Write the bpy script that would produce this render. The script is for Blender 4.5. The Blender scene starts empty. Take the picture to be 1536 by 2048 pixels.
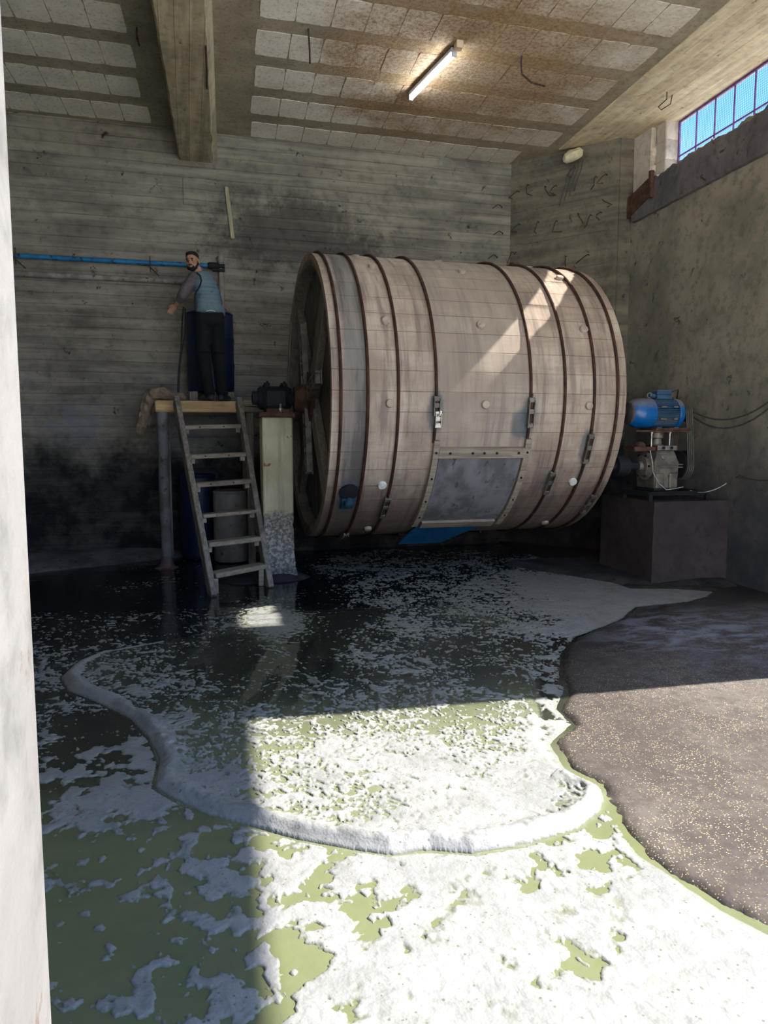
import bpy, math, random
import numpy as np
from math import radians as R, sin, cos, pi
from mathutils import Vector, Matrix, noise as mn
rng = random.Random(7)
S = bpy.context.scene
COL = S.collection

# ---------------------------------------------------------------- camera, sky, sun, exposure
cam = bpy.data.objects.new('camera', bpy.data.cameras.new('camera'))
COL.objects.link(cam); S.camera = cam
F_PX = 1450.0
cam.data.sensor_fit = 'VERTICAL'; cam.data.sensor_height = 24.0
cam.data.lens = 24.0 * F_PX / 2048.0
cam.data.clip_start = 0.02; cam.data.clip_end = 400
cam.location = (0, 0, 1.6)
cam.rotation_euler = (R(90) - math.atan(149 / F_PX), 0, R(-15))

SUN_DIR = Vector((-1.0, 0.05, -0.985)).normalized()
sun = bpy.data.objects.new('sun', bpy.data.lights.new('sun', 'SUN'))
COL.objects.link(sun)
sun.data.energy = 10.5; sun.data.angle = R(0.55); sun.data.color = (1.0, 0.95, 0.87)
sun.rotation_euler = SUN_DIR.to_track_quat('-Z', 'Y').to_euler()
sun.location = (20, 3, 20)

W = bpy.data.worlds.new('sky'); S.world = W; W.use_nodes = True
wn = W.node_tree; bgn = wn.nodes['Background']
_tc = wn.nodes.new('ShaderNodeTexCoord'); _sx = wn.nodes.new('ShaderNodeSeparateXYZ')
_rp = wn.nodes.new('ShaderNodeValToRGB')
wn.links.new(_tc.outputs['Generated'], _sx.inputs[0]); wn.links.new(_sx.outputs['Z'], _rp.inputs[0])
_rp.color_ramp.elements[0].position = 0.0; _rp.color_ramp.elements[0].color = (0.80, 0.90, 1.0, 1)
_rp.color_ramp.elements[1].position = 0.7; _rp.color_ramp.elements[1].color = (0.16, 0.32, 0.68, 1)
_e = _rp.color_ramp.elements.new(0.36); _e.color = (0.13, 0.35, 0.80, 1)
wn.links.new(_rp.outputs[0], bgn.inputs[0]); bgn.inputs[1].default_value = 1.75

S.view_settings.view_transform = 'Standard'; S.view_settings.look = 'None'
S.view_settings.gamma = 1.0; S.view_settings.use_curve_mapping = False
S.view_settings.exposure = 0.56
cy_ = S.cycles
cy_.use_denoising = True; cy_.max_bounces = 10; cy_.diffuse_bounces = 6; cy_.glossy_bounces = 4
cy_.transparent_max_bounces = 12; cy_.sample_clamp_indirect = 8.0; cy_.caustics_reflective = False
for nm, loc, rot, sx, sy in (('sky_portal_front', (0.6, 1.15, 2.9), (R(90), 0, 0), 10.4, 5.6),
                             ('sky_portal_side', (5.62, 2.5, 2.8), (0, R(90), 0), 5.5, 2.6)):
    d = bpy.data.lights.new(nm, 'AREA'); d.shape = 'RECTANGLE'; d.size = sx; d.size_y = sy
    d.cycles.is_portal = True
    o = bpy.data.objects.new(nm, d); o.location = loc; o.rotation_euler = rot; COL.objects.link(o)

# ---------------------------------------------------------------- helpers
def lin(c):
    return tuple(((v / 255.0) / 12.92 if v / 255.0 <= 0.04045 else ((v / 255.0 + 0.055) / 1.055) ** 2.4) for v in c[:3]) + (1.0,)

class N:
    """short-hand for building a procedural material"""
    def __init__(s, name):
        s.m = bpy.data.materials.new(name); s.m.use_nodes = True
        s.t = s.m.node_tree; s.b = s.t.nodes['Principled BSDF']
        s.tc = s.t.nodes.new('ShaderNodeTexCoord'); s.vec = s.tc.outputs['Object']
    def nd(s, ty, **k):
        n = s.t.nodes.new(ty)
        for a, v in k.items(): setattr(n, a, v)
        return n
    def put(s, sock, v):
        if isinstance(v, bpy.types.NodeSocket): s.t.links.new(v, sock)
        elif v is not None: sock.default_value = v
    def noise(s, scale, detail=4, vec=None, rough=0.55, dist=0.0):
        n = s.nd('ShaderNodeTexNoise'); s.put(n.inputs['Vector'], vec or s.vec)
        n.inputs['Scale'].default_value = scale; n.inputs['Detail'].default_value = detail
        n.inputs['Roughness'].default_value = rough; n.inputs['Distortion'].default_value = dist
        return n.outputs[0]
    def voro(s, scale, vec=None, feature='F1', out='Distance'):
        n = s.nd('ShaderNodeTexVoronoi', feature=feature); s.put(n.inputs['Vector'], vec or s.vec)
        n.inputs['Scale'].default_value = scale
        return n.outputs[out]
    def map(s, scale=(1, 1, 1), loc=(0, 0, 0), rot=(0, 0, 0)):
        n = s.nd('ShaderNodeMapping'); s.put(n.inputs[0], s.vec)
        n.inputs['Scale'].default_value = scale; n.inputs['Location'].default_value = loc; n.inputs['Rotation'].default_value = rot
        return n.outputs[0]
    def ma(s, op, a, b=None, c=None, clamp=False):
        n = s.nd('ShaderNodeMath', operation=op, use_clamp=clamp)
        s.put(n.inputs[0], a); s.put(n.inputs[1], b)
        if c is not None: s.put(n.inputs[2], c)
        return n.outputs[0]
    def step(s, v, a, b):
        n = s.nd('ShaderNodeMapRange', clamp=True, interpolation_type='SMOOTHSTEP'); s.put(n.inputs[0], v)
        n.inputs[1].default_value = a; n.inputs[2].default_value = b
        return n.outputs[0]
    def mix(s, f, a, b):
        n = s.nd('ShaderNodeMix', data_type='RGBA'); s.put(n.inputs[0], f); s.put(n.inputs[6], a); s.put(n.inputs[7], b)
        return n.outputs[2]
    def xyz(s):
        n = s.nd('ShaderNodeSeparateXYZ'); s.put(n.inputs[0], s.vec); return n.outputs
    def attr(s, name):
        n = s.nd('ShaderNodeAttribute', attribute_name=name); return n.outputs['Fac']
    def out(s, col, rough=0.8, metal=0.0, bump=None, bs=0.4, bd=0.01, spec=0.5):
        s.put(s.b.inputs['Base Color'], col); s.put(s.b.inputs['Roughness'], rough)
        s.b.inputs['Metallic'].default_value = metal; s.b.inputs['Specular IOR Level'].default_value = spec
        if bump is not None:
            n = s.nd('ShaderNodeBump'); n.inputs['Strength'].default_value = bs; n.inputs['Distance'].default_value = bd
            s.put(n.inputs['Height'], bump); s.t.links.new(n.outputs[0], s.b.inputs['Normal'])
        return s.m

def simple(name, c1, c2, scale=6, rough=0.75, metal=0.0, bscale=60, bs=0.3, bd=0.004, stretch=None, c3=None, t3=(0.58, 0.68), spec=0.4):
    k = N(name); v = k.map(stretch) if stretch else k.vec
    col = k.mix(k.step(k.noise(scale, 6, v), 0.38, 0.62), lin(c1), lin(c2))
    if c3: col = k.mix(k.step(k.noise(scale * 2.3, 6, v, 0.65), *t3), col, lin(c3))
    return k.out(col, rough, metal, k.noise(bscale, 4, v), bs, bd, spec)

class MB:
    """collects shapes in world coordinates; build() makes ONE mesh object"""
    def __init__(s): s.v = []; s.f = []; s.mi = []; s.cur = 0
    def add(s, vs, fs):
        o = len(s.v); s.v += [tuple(p) for p in vs]; s.f += [tuple(i + o for i in f) for f in fs]; s.mi += [s.cur] * len(fs)
        return s
    def box(s, c, d, rot=None, bev=0.0, jit=0.0):
        """c centre, d full sizes, rot 3x3 or euler; bev = chamfer"""
        c = Vector(c); h = Vector(d) / 2
        if rot is None: rot = Matrix.Identity(3)
        elif not isinstance(rot, Matrix): rot = Matrix.Rotation(rot[2], 3, 'Z') @ Matrix.Rotation(rot[1], 3, 'Y') @ Matrix.Rotation(rot[0], 3, 'X')
        b = min(bev, min(h) * 0.9)
        if b <= 0:
            vs = [Vector((sx * h.x, sy * h.y, sz * h.z)) for sx in (-1, 1) for sy in (-1, 1) for sz in (-1, 1)]
            fs = [(0, 1, 3, 2), (4, 6, 7, 5), (0, 4, 5, 1), (2, 3, 7, 6), (0, 2, 6, 4), (1, 5, 7, 3)]
        else:
            vs = []; idx = {}
            for sx in (-1, 1):
                for sy in (-1, 1):
                    for sz in (-1, 1):
                        for ax in range(3):
                            p = Vector((sx * (h.x - b), sy * (h.y - b), sz * (h.z - b)))
                            p[ax] = (sx, sy, sz)[ax] * h[ax]
                            idx[(sx, sy, sz, ax)] = len(vs); vs.append(p)
            fs = []
            g = lambda a, b2, c2, ax: idx[(a, b2, c2, ax)]
            for q in (-1, 1):
                fs.append((g(q, -1, -1, 0), g(q, 1, -1, 0), g(q, 1, 1, 0), g(q, -1, 1, 0)))
                fs.append((g(-1, q, -1, 1), g(1, q, -1, 1), g(1, q, 1, 1), g(-1, q, 1, 1)))
                fs.append((g(-1, -1, q, 2), g(1, -1, q, 2), g(1, 1, q, 2), g(-1, 1, q, 2)))
            for p in (-1, 1):
                for q in (-1, 1):
                    fs.append((g(p, q, -1, 0), g(p, q, 1, 0), g(p, q, 1, 1), g(p, q, -1, 1)))
                    fs.append((g(p, -1, q, 0), g(p, 1, q, 0), g(p, 1, q, 2), g(p, -1, q, 2)))
                    fs.append((g(-1, p, q, 1), g(1, p, q, 1), g(1, p, q, 2), g(-1, p, q, 2)))
            for sx in (-1, 1):
                for sy in (-1, 1):
                    for sz in (-1, 1):
                        fs.append((g(sx, sy, sz, 0), g(sx, sy, sz, 1), g(sx, sy, sz, 2)))
        if jit: vs = [v + Vector((rng.uniform(-jit, jit), rng.uniform(-jit, jit), rng.uniform(-jit, jit))) for v in vs]
        return s.add([rot @ v + c for v in vs], fs)
    def bar(s, a, b, w, h, up=(0, 0, 1), bev=0.0):
        a = Vector(a); b = Vector(b); d = (b - a); L = d.length; x = d / L
        y = Vector(up).cross(x)
        if y.length < 1e-4: y = Vector((0, 1, 0)).cross(x)
        y.normalize(); z = x.cross(y)
        m = Matrix((x, y, z)).transposed()
        return s.box((a + b) / 2, (L, w, h), m, bev)
    def tube(s, pts, r, n=10, caps=True):
        pts = [Vector(p) for p in pts]; rs = r if isinstance(r, (list, tuple)) else [r] * len(pts)
        vs = []; fs = []; prev = None
        for i, p in enumerate(pts):
            t = (pts[min(i + 1, len(pts) - 1)] - pts[max(i - 1, 0)]).normalized()
            if prev is None:
                u = t.orthogonal().normalized()
            else:
                u = (prev - t * prev.dot(t)).normalized()
            prev = u; w = t.cross(u)
            for k in range(n):
                a = 2 * pi * k / n; vs.append(p + (u * cos(a) + w * sin(a)) * rs[i])
        for i in range(len(pts) - 1):
            for k in range(n):
                fs.append((i * n + k, i * n + (k + 1) % n, (i + 1) * n + (k + 1) % n, (i + 1) * n + k))
        if caps: fs.append(tuple(range(n - 1, -1, -1))); fs.append(tuple((len(pts) - 1) * n + k for k in range(n)))
        return s.add(vs, fs)
    def lathe(s, base, axis, prof, n=28, caps=True, phase=0.0):
        """prof: (distance along axis, radius)"""
        base = Vector(base); t = Vector(axis).normalized(); u = t.orthogonal().normalized(); w = t.cross(u)
        vs = []; fs = []
        for (d, r) in prof:
            for k in range(n):
                a = 2 * pi * k / n + phase; vs.append(base + t * d + (u * cos(a) + w * sin(a)) * r)
        for i in range(len(prof) - 1):
            for k in range(n): fs.append((i * n + k, i * n + (k + 1) % n, (i + 1) * n + (k + 1) % n, (i + 1) * n + k))
        if caps: fs.append(tuple(range(n - 1, -1, -1))); fs.append(tuple((len(prof) - 1) * n + k for k in range(n)))
        return s.add(vs, fs)
    def torus(s, c, axis, R0, r0, n=24, m=8):
        c = Vector(c); t = Vector(axis).normalized(); u = t.orthogonal().normalized(); w = t.cross(u)
        vs = []; fs = []
        for i in range(n):
            a = 2 * pi * i / n; d = u * cos(a) + w * sin(a)
            for j in range(m):
                b = 2 * pi * j / m; vs.append(c + d * (R0 + r0 * cos(b)) + t * r0 * sin(b))
        for i in range(n):
            for j in range(m): fs.append((i * m + j, ((i + 1) % n) * m + j, ((i + 1) % n) * m + (j + 1) % m, i * m + (j + 1) % m))
        return s.add(vs, fs)
    def build(s, name, mat, parent=None, smooth=False, bevel=0):
        me = bpy.data.meshes.new(name); org = Vector((0, 0, 0))
        if parent is not None:
            q = parent
            while q is not None: org += q.location; q = q.parent
            o_loc = Vector((0, 0, 0)); vs = [Vector(v) - org for v in s.v]
        else:
            vs = [Vector(v) for v in s.v]
            lo = [min(v[i] for v in vs) for i in range(3)]; hi = [max(v[i] for v in vs) for i in range(3)]
            o_loc = Vector(((lo[0] + hi[0]) / 2, (lo[1] + hi[1]) / 2, lo[2])); vs = [v - o_loc for v in vs]
        me.from_pydata([tuple(v) for v in vs], [], s.f)
        mats = mat if isinstance(mat, (list, tuple)) else [mat]
        for m in mats: me.materials.append(m)
        if len(mats) > 1: me.polygons.foreach_set('material_index', s.mi)
        import bmesh
        b = bmesh.new(); b.from_mesh(me); bmesh.ops.recalc_face_normals(b, faces=b.faces); b.to_mesh(me); b.free()
        if smooth: me.shade_smooth(); me.set_sharp_from_angle(angle=R(38))
        o = bpy.data.objects.new(name, me); COL.objects.link(o); o.location = o_loc
        if parent is not None: o.parent = parent
        return o

def tag(o, label=None, cat=None, group=None, kind=None):
    if label: o['label'] = label
    if cat: o['category'] = cat
    if group: o['group'] = group
    if kind: o['kind'] = kind
    return o
def thing(name, loc, label, cat, group=None):
    o = bpy.data.objects.new(name, None); o.empty_display_size = 0.1; COL.objects.link(o); o.location = loc
    return tag(o, label, cat, group)
def struct(o): o['kind'] = 'structure'; return o
def XR(y): return 5.8 + (y - 8.85) * 0.045       # inner face of the right wall
def catenary(a, b, sag, n=14):
    a = Vector(a); b = Vector(b)
    return [a.lerp(b, i / n) - Vector((0, 0, sag * 4 * (i / n) * (1 - i / n))) for i in range(n + 1)]
def fbm(p, o=5): return mn.fractal(Vector(p), 1.0, 2.0, o)

H = 5.55        # underside of the ceiling
YB = 10.15      # back wall

# ---------------------------------------------------------------- materials
def concrete(name, c1, c2, board=None, axis='z', dark=None, stain_z=None, white=None, bs=0.5, patch=None):
    k = N(name); x = k.xyz()
    n1 = k.noise(1.3, 8, None, 0.6); n2 = k.noise(9, 8, None, 0.65); n3 = k.noise(60, 5, None, 0.6)
    col = k.mix(k.step(n1, 0.35, 0.65), lin(c1), lin(c2))
    col = k.mix(k.ma('MULTIPLY', k.step(n2, 0.45, 0.72), 0.5), col, lin([v * 0.62 for v in c1]))
    bump = k.ma('ADD', k.ma('MULTIPLY', n2, 0.5), k.ma('MULTIPLY', n3, 0.22))
    if board:
        ax = {'x': 0, 'y': 1, 'z': 2}[axis]
        st = [0.5, 0.5, 0.5]; st[ax] = 6.0
        g = k.noise(1.6, 6, k.map(tuple(st)), 0.6)
        q = k.ma('DIVIDE', k.ma('ADD', x[ax], k.ma('MULTIPLY', k.noise(0.7, 2), 0.03)), board)
        w = k.nd('ShaderNodeTexWhiteNoise', noise_dimensions='1D'); k.put(w.inputs['W'], k.ma('FLOOR', q))
        fr = k.ma('FRACT', q); edge = k.ma('MINIMUM', fr, k.ma('SUBTRACT', 1.0, fr)); ln = k.ma('SUBTRACT', 1.0, k.step(edge, 0.0, 0.07))
        col = k.mix(k.ma('MULTIPLY', w.outputs[0], 0.28), col, lin([v * 0.72 for v in c1]))
        col = k.mix(k.ma('MULTIPLY', k.step(g, 0.4, 0.7), 0.45), col, lin([min(255, v * 1.22) for v in c2]))
        col = k.mix(k.ma('MULTIPLY', k.ma('MULTIPLY', ln, k.step(k.noise(1.1, 6, None, 0.7), 0.48, 0.66)), 0.40), col, lin([v * 0.5 for v in c1]))
        col = k.mix(k.ma('MULTIPLY', k.step(k.noise(0.8, 9, k.map((1, 1, 1.6)), 0.7, 0.5), 0.50, 0.66), 0.40), col, lin([v * 0.58 for v in c1]))
        bump = k.ma('ADD', bump, k.ma('ADD', k.ma('MULTIPLY', g, 0.9), k.ma('ADD', k.ma('MULTIPLY', w.outputs[0], 0.5), k.ma('MULTIPLY', ln, 0.35))))
    if patch:    # rough soot-black area
        dx = k.ma('DIVIDE', k.ma('SUBTRACT', x[0], patch[0]), patch[2]); dy = k.ma('DIVIDE', k.ma('SUBTRACT', x[2], patch[1]), patch[3])
        d = k.ma('ADD', k.ma('SQRT', k.ma('ADD', k.ma('MULTIPLY', dx, dx), k.ma('MULTIPLY', dy, dy))), k.ma('MULTIPLY', k.ma('SUBTRACT', k.noise(2.6, 9, None, 0.75), 0.5), 2.2))
        col = k.mix(k.ma('MULTIPLY', k.step(d, 1.0, 0.45), 0.62), col, lin((44, 42, 42)))
    if dark:     # scattered dark pits and smears
        col = k.mix(k.step(k.noise(5.5, 9, None, 0.72, 0.6), 0.60, 0.68), col, lin(dark))
    if white:    # salt bloom above the damp line
        zz = k.step(x[2], white[0], white[1]); zz2 = k.ma('SUBTRACT', 1.0, k.step(x[2], white[1], white[2]))
        col = k.mix(k.ma('MULTIPLY', k.ma('MULTIPLY', zz, zz2), k.step(k.noise(2.2, 8, None, 0.65), 0.42, 0.62)), col, lin(white[3]))
    if stain_z:  # rising damp, black with a ragged upper edge
        e = k.ma('ADD', x[2], k.ma('MULTIPLY', k.ma('SUBTRACT', k.noise(1.8, 8, None, 0.65), 0.5), 1.5))
        f = k.ma('SUBTRACT', 1.0, k.step(e, stain_z[0], stain_z[1]))
        col = k.mix(k.ma('MULTIPLY', f, k.ma('ADD', 0.80, k.ma('MULTIPLY', k.step(k.noise(3.1, 7, None, 0.65), 0.62, 0.40), 0.18))), col, lin(stain_z[2]))
    return k.out(col, 0.9, 0, bump, bs, 0.02, 0.25)

m_back = concrete('board_marked_concrete', (118, 114, 104), (146, 141, 128), 0.14, 'z', (46, 42, 38),
                  (1.35, 1.95, (26, 26, 32)), (1.5, 2.1, 2.75, (118, 120, 132)), 0.9, (0.9, 4.55, 1.5, 0.65))
m_corner = concrete('rough_corner_concrete', (92, 88, 79), (118, 112, 98), 0.45, 'z', (48, 42, 36), (1.3, 2.0, (30, 30, 34)))
m_render = concrete('olive_stucco', (122, 117, 104), (150, 143, 128), None, 'z', (66, 62, 54), (0.5, 2.3, (60, 64, 74)), None, 0.7)
m_band = concrete('grey_band_concrete', (88, 84, 86), (112, 106, 106), None, 'z', (62, 50, 44))
m_beam = concrete('beam_concrete', (146, 138, 114), (178, 168, 140), 0.13, 'x', (84, 78, 62))
m_ring = concrete('ring_beam_concrete', (206, 186, 152), (232, 214, 180), 0.16, 'x', (150, 92, 52))
m_pale = concrete('pale_sunlit_concrete', (190, 180, 166), (212, 204, 190), None, 'z', (140, 128, 116))
m_jamb = concrete('whitewashed_concrete', (102, 100, 98), (120, 118, 116), None, 'z', (92, 78, 70), None, None, 0.3)
m_pillar = concrete('pillar_concrete', (128, 124, 96), (164, 158, 126), 0.13, 'x', (100, 84, 60))
m_bouncewall = concrete('white_bounce_wall', (236, 230, 220), (246, 241, 232))  # bright coat for the added bounce wall
m_yard = concrete('yard_concrete', (226, 220, 208), (240, 236, 226))

def ceiling_mats():
    out = []
    for nm, a, b in (('rib_concrete', (142, 134, 116), (164, 156, 136)), ('pale_ceiling_block', (212, 206, 192), (230, 225, 212))):
        k = N(nm); x = k.xyz()
        n1 = k.noise(2.0, 8, None, 0.6); n2 = k.noise(26, 6, None, 0.7)
        col = k.mix(k.step(n1, 0.35, 0.65), lin(a), lin(b))
        col = k.mix(k.ma('MULTIPLY', k.step(n2, 0.5, 0.68), 0.55), col, lin([v * 0.62 for v in a]))
        # brown mould stain that spreads around the lamp
        dx = k.ma('DIVIDE', k.ma('SUBTRACT', x[0], STAIN[0]), 1.75); dy = k.ma('DIVIDE', k.ma('SUBTRACT', x[1], STAIN[1]), 1.9)
        rr = k.ma('SQRT', k.ma('ADD', k.ma('MULTIPLY', dx, dx), k.ma('MULTIPLY', dy, dy)))
        e = k.ma('ADD', rr, k.ma('MULTIPLY', k.ma('SUBTRACT', k.noise(1.7, 9, None, 0.7), 0.5), 1.6))
        f = k.ma('SUBTRACT', 1.0, k.step(e, 0.45, 1.15))
        col = k.mix(k.ma('MULTIPLY', f, 0.82), col, lin((160, 128, 88)))
        col = k.mix(k.ma('MULTIPLY', k.ma('MULTIPLY', f, k.step(n2, 0.42, 0.6)), 0.7), col, lin((122, 90, 58)))
        # dust and soot that thickens towards the right-hand side
        g = k.step(x[0], STAIN[0] - 1.6, STAIN[0] + 2.2)
        col = k.mix(k.ma('MULTIPLY', k.ma('MULTIPLY', g, k.step(k.noise(11, 7, None, 0.7), 0.36, 0.62)), 0.42), col, lin((184, 170, 144)))
        out.append(k.out(col, 0.92, 0, k.ma('ADD', n2, k.noise(90, 3)), 0.7, 0.01, 0.2))
    return out
STAIN = (0, 0)   # set when the ceiling origin is known

def wood(name, a, b, dark, axis=0, scale=3.0, rough=0.75, bs=0.5, nails=None):
    st = [9.0, 9.0, 9.0]; st[axis] = 0.8
    k = N(name); v = k.map(tuple(st)); g = k.noise(scale, 8, v, 0.65, 0.4); n = k.noise(2.4, 5)
    col = k.mix(k.step(g, 0.35, 0.65), lin(a), lin(b)); col = k.mix(k.ma('MULTIPLY', k.step(n, 0.5, 0.72), 0.6), col, lin(dark))
    col = k.mix(k.ma('MULTIPLY', k.step(k.noise(8, 6, v, 0.7), 0.58, 0.7), 0.7), col, lin(dark))
    return k.out(col, rough, 0, g, bs, 0.006, 0.3)
m_wx = wood('weathered_timber', (128, 116, 100), (160, 148, 130), (64, 56, 50), 0)
m_wz = wood('weathered_rail_timber', (112, 104, 94), (150, 142, 130), (62, 56, 52), 2)
m_deck = wood('yellowed_deck_timber', (168, 138, 96), (196, 168, 124), (92, 66, 44), 0)
m_post = simple('painted_post', (86, 85, 86), (112, 111, 112), 5, 0.7, c3=(70, 52, 50))
m_darkiron = simple('dark_greasy_iron', (20, 21, 27), (30, 31, 37), 8, 0.75, 0.1)
m_iron = simple('grey_cast_iron', (96, 92, 84), (126, 120, 108), 9, 0.55, 0.35, c3=(88, 60, 42))
m_rust = simple('rusty_steel', (70, 48, 38), (96, 68, 54), 12, 0.8, 0.2, c3=(60, 42, 36))
m_hoop = simple('rusty_hoop_steel', (50, 34, 28), (82, 50, 36), 9, 0.65, 0.35, c3=(38, 28, 26))
m_bare = simple('bare_scratched_steel', (150, 146, 138), (180, 176, 168), 20, 0.38, 0.8, c3=(110, 84, 64))
def dusty(name, a, b, c, rough, amt):
    k = N(name); g = k.nd('ShaderNodeNewGeometry'); sp = k.nd('ShaderNodeSeparateXYZ'); k.put(sp.inputs[0], g.outputs['Normal'])
    col = k.mix(k.step(k.noise(9, 5), 0.4, 0.6), lin(a), lin(b))
    d = k.step(k.ma('ADD', sp.outputs[2], k.ma('MULTIPLY', k.ma('SUBTRACT', k.noise(14, 6, None, 0.7), 0.5), 0.7)), 0.25, 0.75)
    col = k.mix(k.ma('MULTIPLY', d, amt), col, lin(c)); return k.out(col, k.ma('ADD', rough, k.ma('MULTIPLY', d, 0.4)), 0, k.noise(60, 3), 0.15, 0.004, 0.5)
m_blue = dusty('blue_enamel', (8, 82, 140), (12, 92, 156), (116, 110, 108), 0.3, 0.85)
m_bluedull = dusty('dusty_blue_enamel', (30, 70, 104), (52, 84, 110), (106, 106, 104), 0.5, 0.6)
m_dust = simple('dusty_brown_grille', (72, 62, 58), (88, 78, 72), 14, 0.8)
m_rubber = simple('black_rubber', (30, 31, 30), (44, 45, 42), 20, 0.6)
m_guard = simple('dull_olive_guard', (66, 66, 60), (82, 80, 72), 10, 0.7)
m_cable = simple('grey_cable', (58, 54, 54), (72, 68, 66), 20, 0.6)
m_wire = simple('pale_wire', (150, 152, 154), (180, 180, 180), 20, 0.5)
m_rebar = simple('rusted_rebar', (56, 44, 36), (84, 62, 46), 30, 0.85)
m_purple = simple('purple_window_steel', (92, 58, 118), (116, 76, 138), 20, 0.6)
m_mesh = simple('galvanised_mesh_wire', (70, 84, 120), (90, 104, 140), 30, 0.5)
m_pipe = simple('blue_plastic_pipe', (22, 104, 158), (38, 124, 176), 6, 0.45, c3=(30, 52, 68), t3=(0.52, 0.62))
m_greypipe = simple('grey_conduit', (118, 114, 108), (150, 146, 138), 9, 0.8, c3=(62, 56, 52))
m_barrel = simple('deep_blue_plastic', (8, 24, 52), (10, 32, 68), 3, 0.5, c3=(12, 28, 38), t3=(0.5, 0.62), spec=0.4)
m_vat = simple('grey_white_plastic', (120, 116, 110), (144, 138, 130), 4, 0.6, c3=(92, 78, 76))
m_vatlid = simple('dull_red_lid', (92, 66, 64), (112, 82, 78), 6, 0.7)
m_sack = simple('dirty_jute_cloth', (112, 96, 80), (136, 118, 98), 8, 0.95, bscale=160, bs=0.8)
m_mudd = simple('dark_wet_sludge', (40, 38, 40), (58, 56, 56), 4, 0.7, bscale=14, bs=0.8, bd=0.03, c3=(26, 26, 28))
m_mud = simple('wet_grey_sludge', (70, 72, 74), (98, 100, 100), 4, 0.55, bscale=14, bs=0.7, bd=0.03, c3=(40, 40, 42))
m_plinth = concrete('tarred_plinth', (58, 50, 52), (74, 66, 66), None, 'z', (44, 40, 42))
m_blueflap = simple('blue_hatch_steel', (22, 78, 124), (34, 96, 142), 5, 0.35, 0.1, c3=(20, 40, 66))
m_hatch = simple('grey_wet_hatch_wood', (92, 90, 92), (122, 120, 122), 5, 0.6, bscale=20, stretch=(1, 1, 0.3), c3=(66, 64, 70))
m_lampbody = simple('white_lamp_housing', (188, 190, 202), (204, 206, 214), 6, 0.4)
m_foamlump = simple('yellowed_foam_lump', (196, 186, 150), (214, 206, 172), 18, 0.95)
m_batten = wood('pale_batten', (150, 144, 118), (176, 168, 140), (110, 100, 82), 2)
k = N('glowing_tube'); k.b.inputs['Emission Color'].default_value = (0.80, 0.90, 1.0, 1); k.b.inputs['Emission Strength'].default_value = 60.0
m_tube = k.out((0.9, 0.95, 1, 1), 0.3)

# ---------------------------------------------------------------- room shell
SK = 0.05      # the depth lines of beam and blocks splay by this much

b = MB(); b.box((0.6, YB + 0.2, 2.9), (12.6, 0.4, 6.2))
b.box((0.16, YB + 0.0, 4.79), (0.30, 0.024, 0.34), bev=0.008)          # raised cast panel under the beam
for x0, x1, z in ((-1.2, -0.2, 4.52), (-1.8, -0.9, 3.2), (1.1, 2.3, 4.75), (2.6, 3.9, 4.9), (-1.9, -0.6, 4.72)):
    b.box(((x0 + x1) / 2, YB, z), (x1 - x0, 0.012, 0.018), bev=0.004)    # fins left by the shuttering
struct(b.build('wall_back', m_back))

b = MB()                                                                 # splayed corner wall
P0 = Vector((4.60, YB + 0.05, 0)); P1 = Vector((5.61, 8.87, 0)); dd = (P1 - P0).normalized(); nn = Vector((dd.y, -dd.x, 0)) * -1
nn = Vector((-dd.y, dd.x, 0)) if (-dd.y) > 0 else Vector((dd.y, -dd.x, 0))
q = [P0, P1, P1 + nn * 0.35, P0 + nn * 0.35]
b.add([p + Vector((0, 0, z)) for z in (0, H) for p in q], [(0, 1, 5, 4), (1, 2, 6, 5), (2, 3, 7, 6), (3, 0, 4, 7), (0, 3, 2, 1), (4, 5, 6, 7)])
for z, s0, s1 in ((4.86, 0.1, 1.5), (4.40, 0.05, 1.55), (3.95, 0.2, 1.5), (3.45, 0.1, 1.5)):
    b.bar(P0 + dd * s0 + Vector((0, 0, z)), P0 + dd * s1 + Vector((0, 0, z + rng.uniform(-.02, .02))), 0.02, 0.02, bev=0.005)
b.add([(5.61, 8.89, 0), (XR(8.85), 8.85, 0), (6.3, 8.9, 0), (5.95, 9.3, 0)] + [(5.61, 8.89, H), (XR(8.85), 8.86, H), (6.3, 8.9, H), (5.95, 9.3, H)],
      [(0, 1, 5, 4), (1, 2, 6, 5), (2, 3, 7, 6), (3, 0, 4, 7), (4, 5, 6, 7)])
struct(b.build('wall_corner', m_corner))

SILL, TH, Y0W, YF = 4.91, 0.33, 5.76, 3.72
b = MB()
# column strip between the corner wall and the right wall
# main panel below the window, with a ragged top
n = 150; ys = [8.9 + (YF - 8.9) * i / n for i in range(n + 1)]
vs = []; fs = []
for i, y in enumerate(ys):
    dz = 0.035 * fbm((y * 3.1, 0, 3)) + 0.03 * fbm((y * 14, 2, 0)); dz -= 0.10 * max(0, (y - 8.3) / 0.6)
    zt = SILL + max(-0.12, dz) if y > Y0W else SILL
    dz2 = SILL - 0.0 + 0.02 * fbm((y * 9, 5, 0)) if y > Y0W else SILL
    vs += [(XR(y), y, 0), (XR(y), y, zt - 0.02), (XR(y) + 0.05, y, zt), (XR(y) + TH, y, dz2), (XR(y) + TH, y, 0)]
for i in range(n):
    for j in range(4): fs.append((i * 5 + j, i * 5 + j + 1, i * 5 + 6 + j, i * 5 + 5 + j))
fs += [(0, 4, 3, 2, 1), tuple(n * 5 + j for j in range(5))]
b.add(vs, fs)
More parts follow.
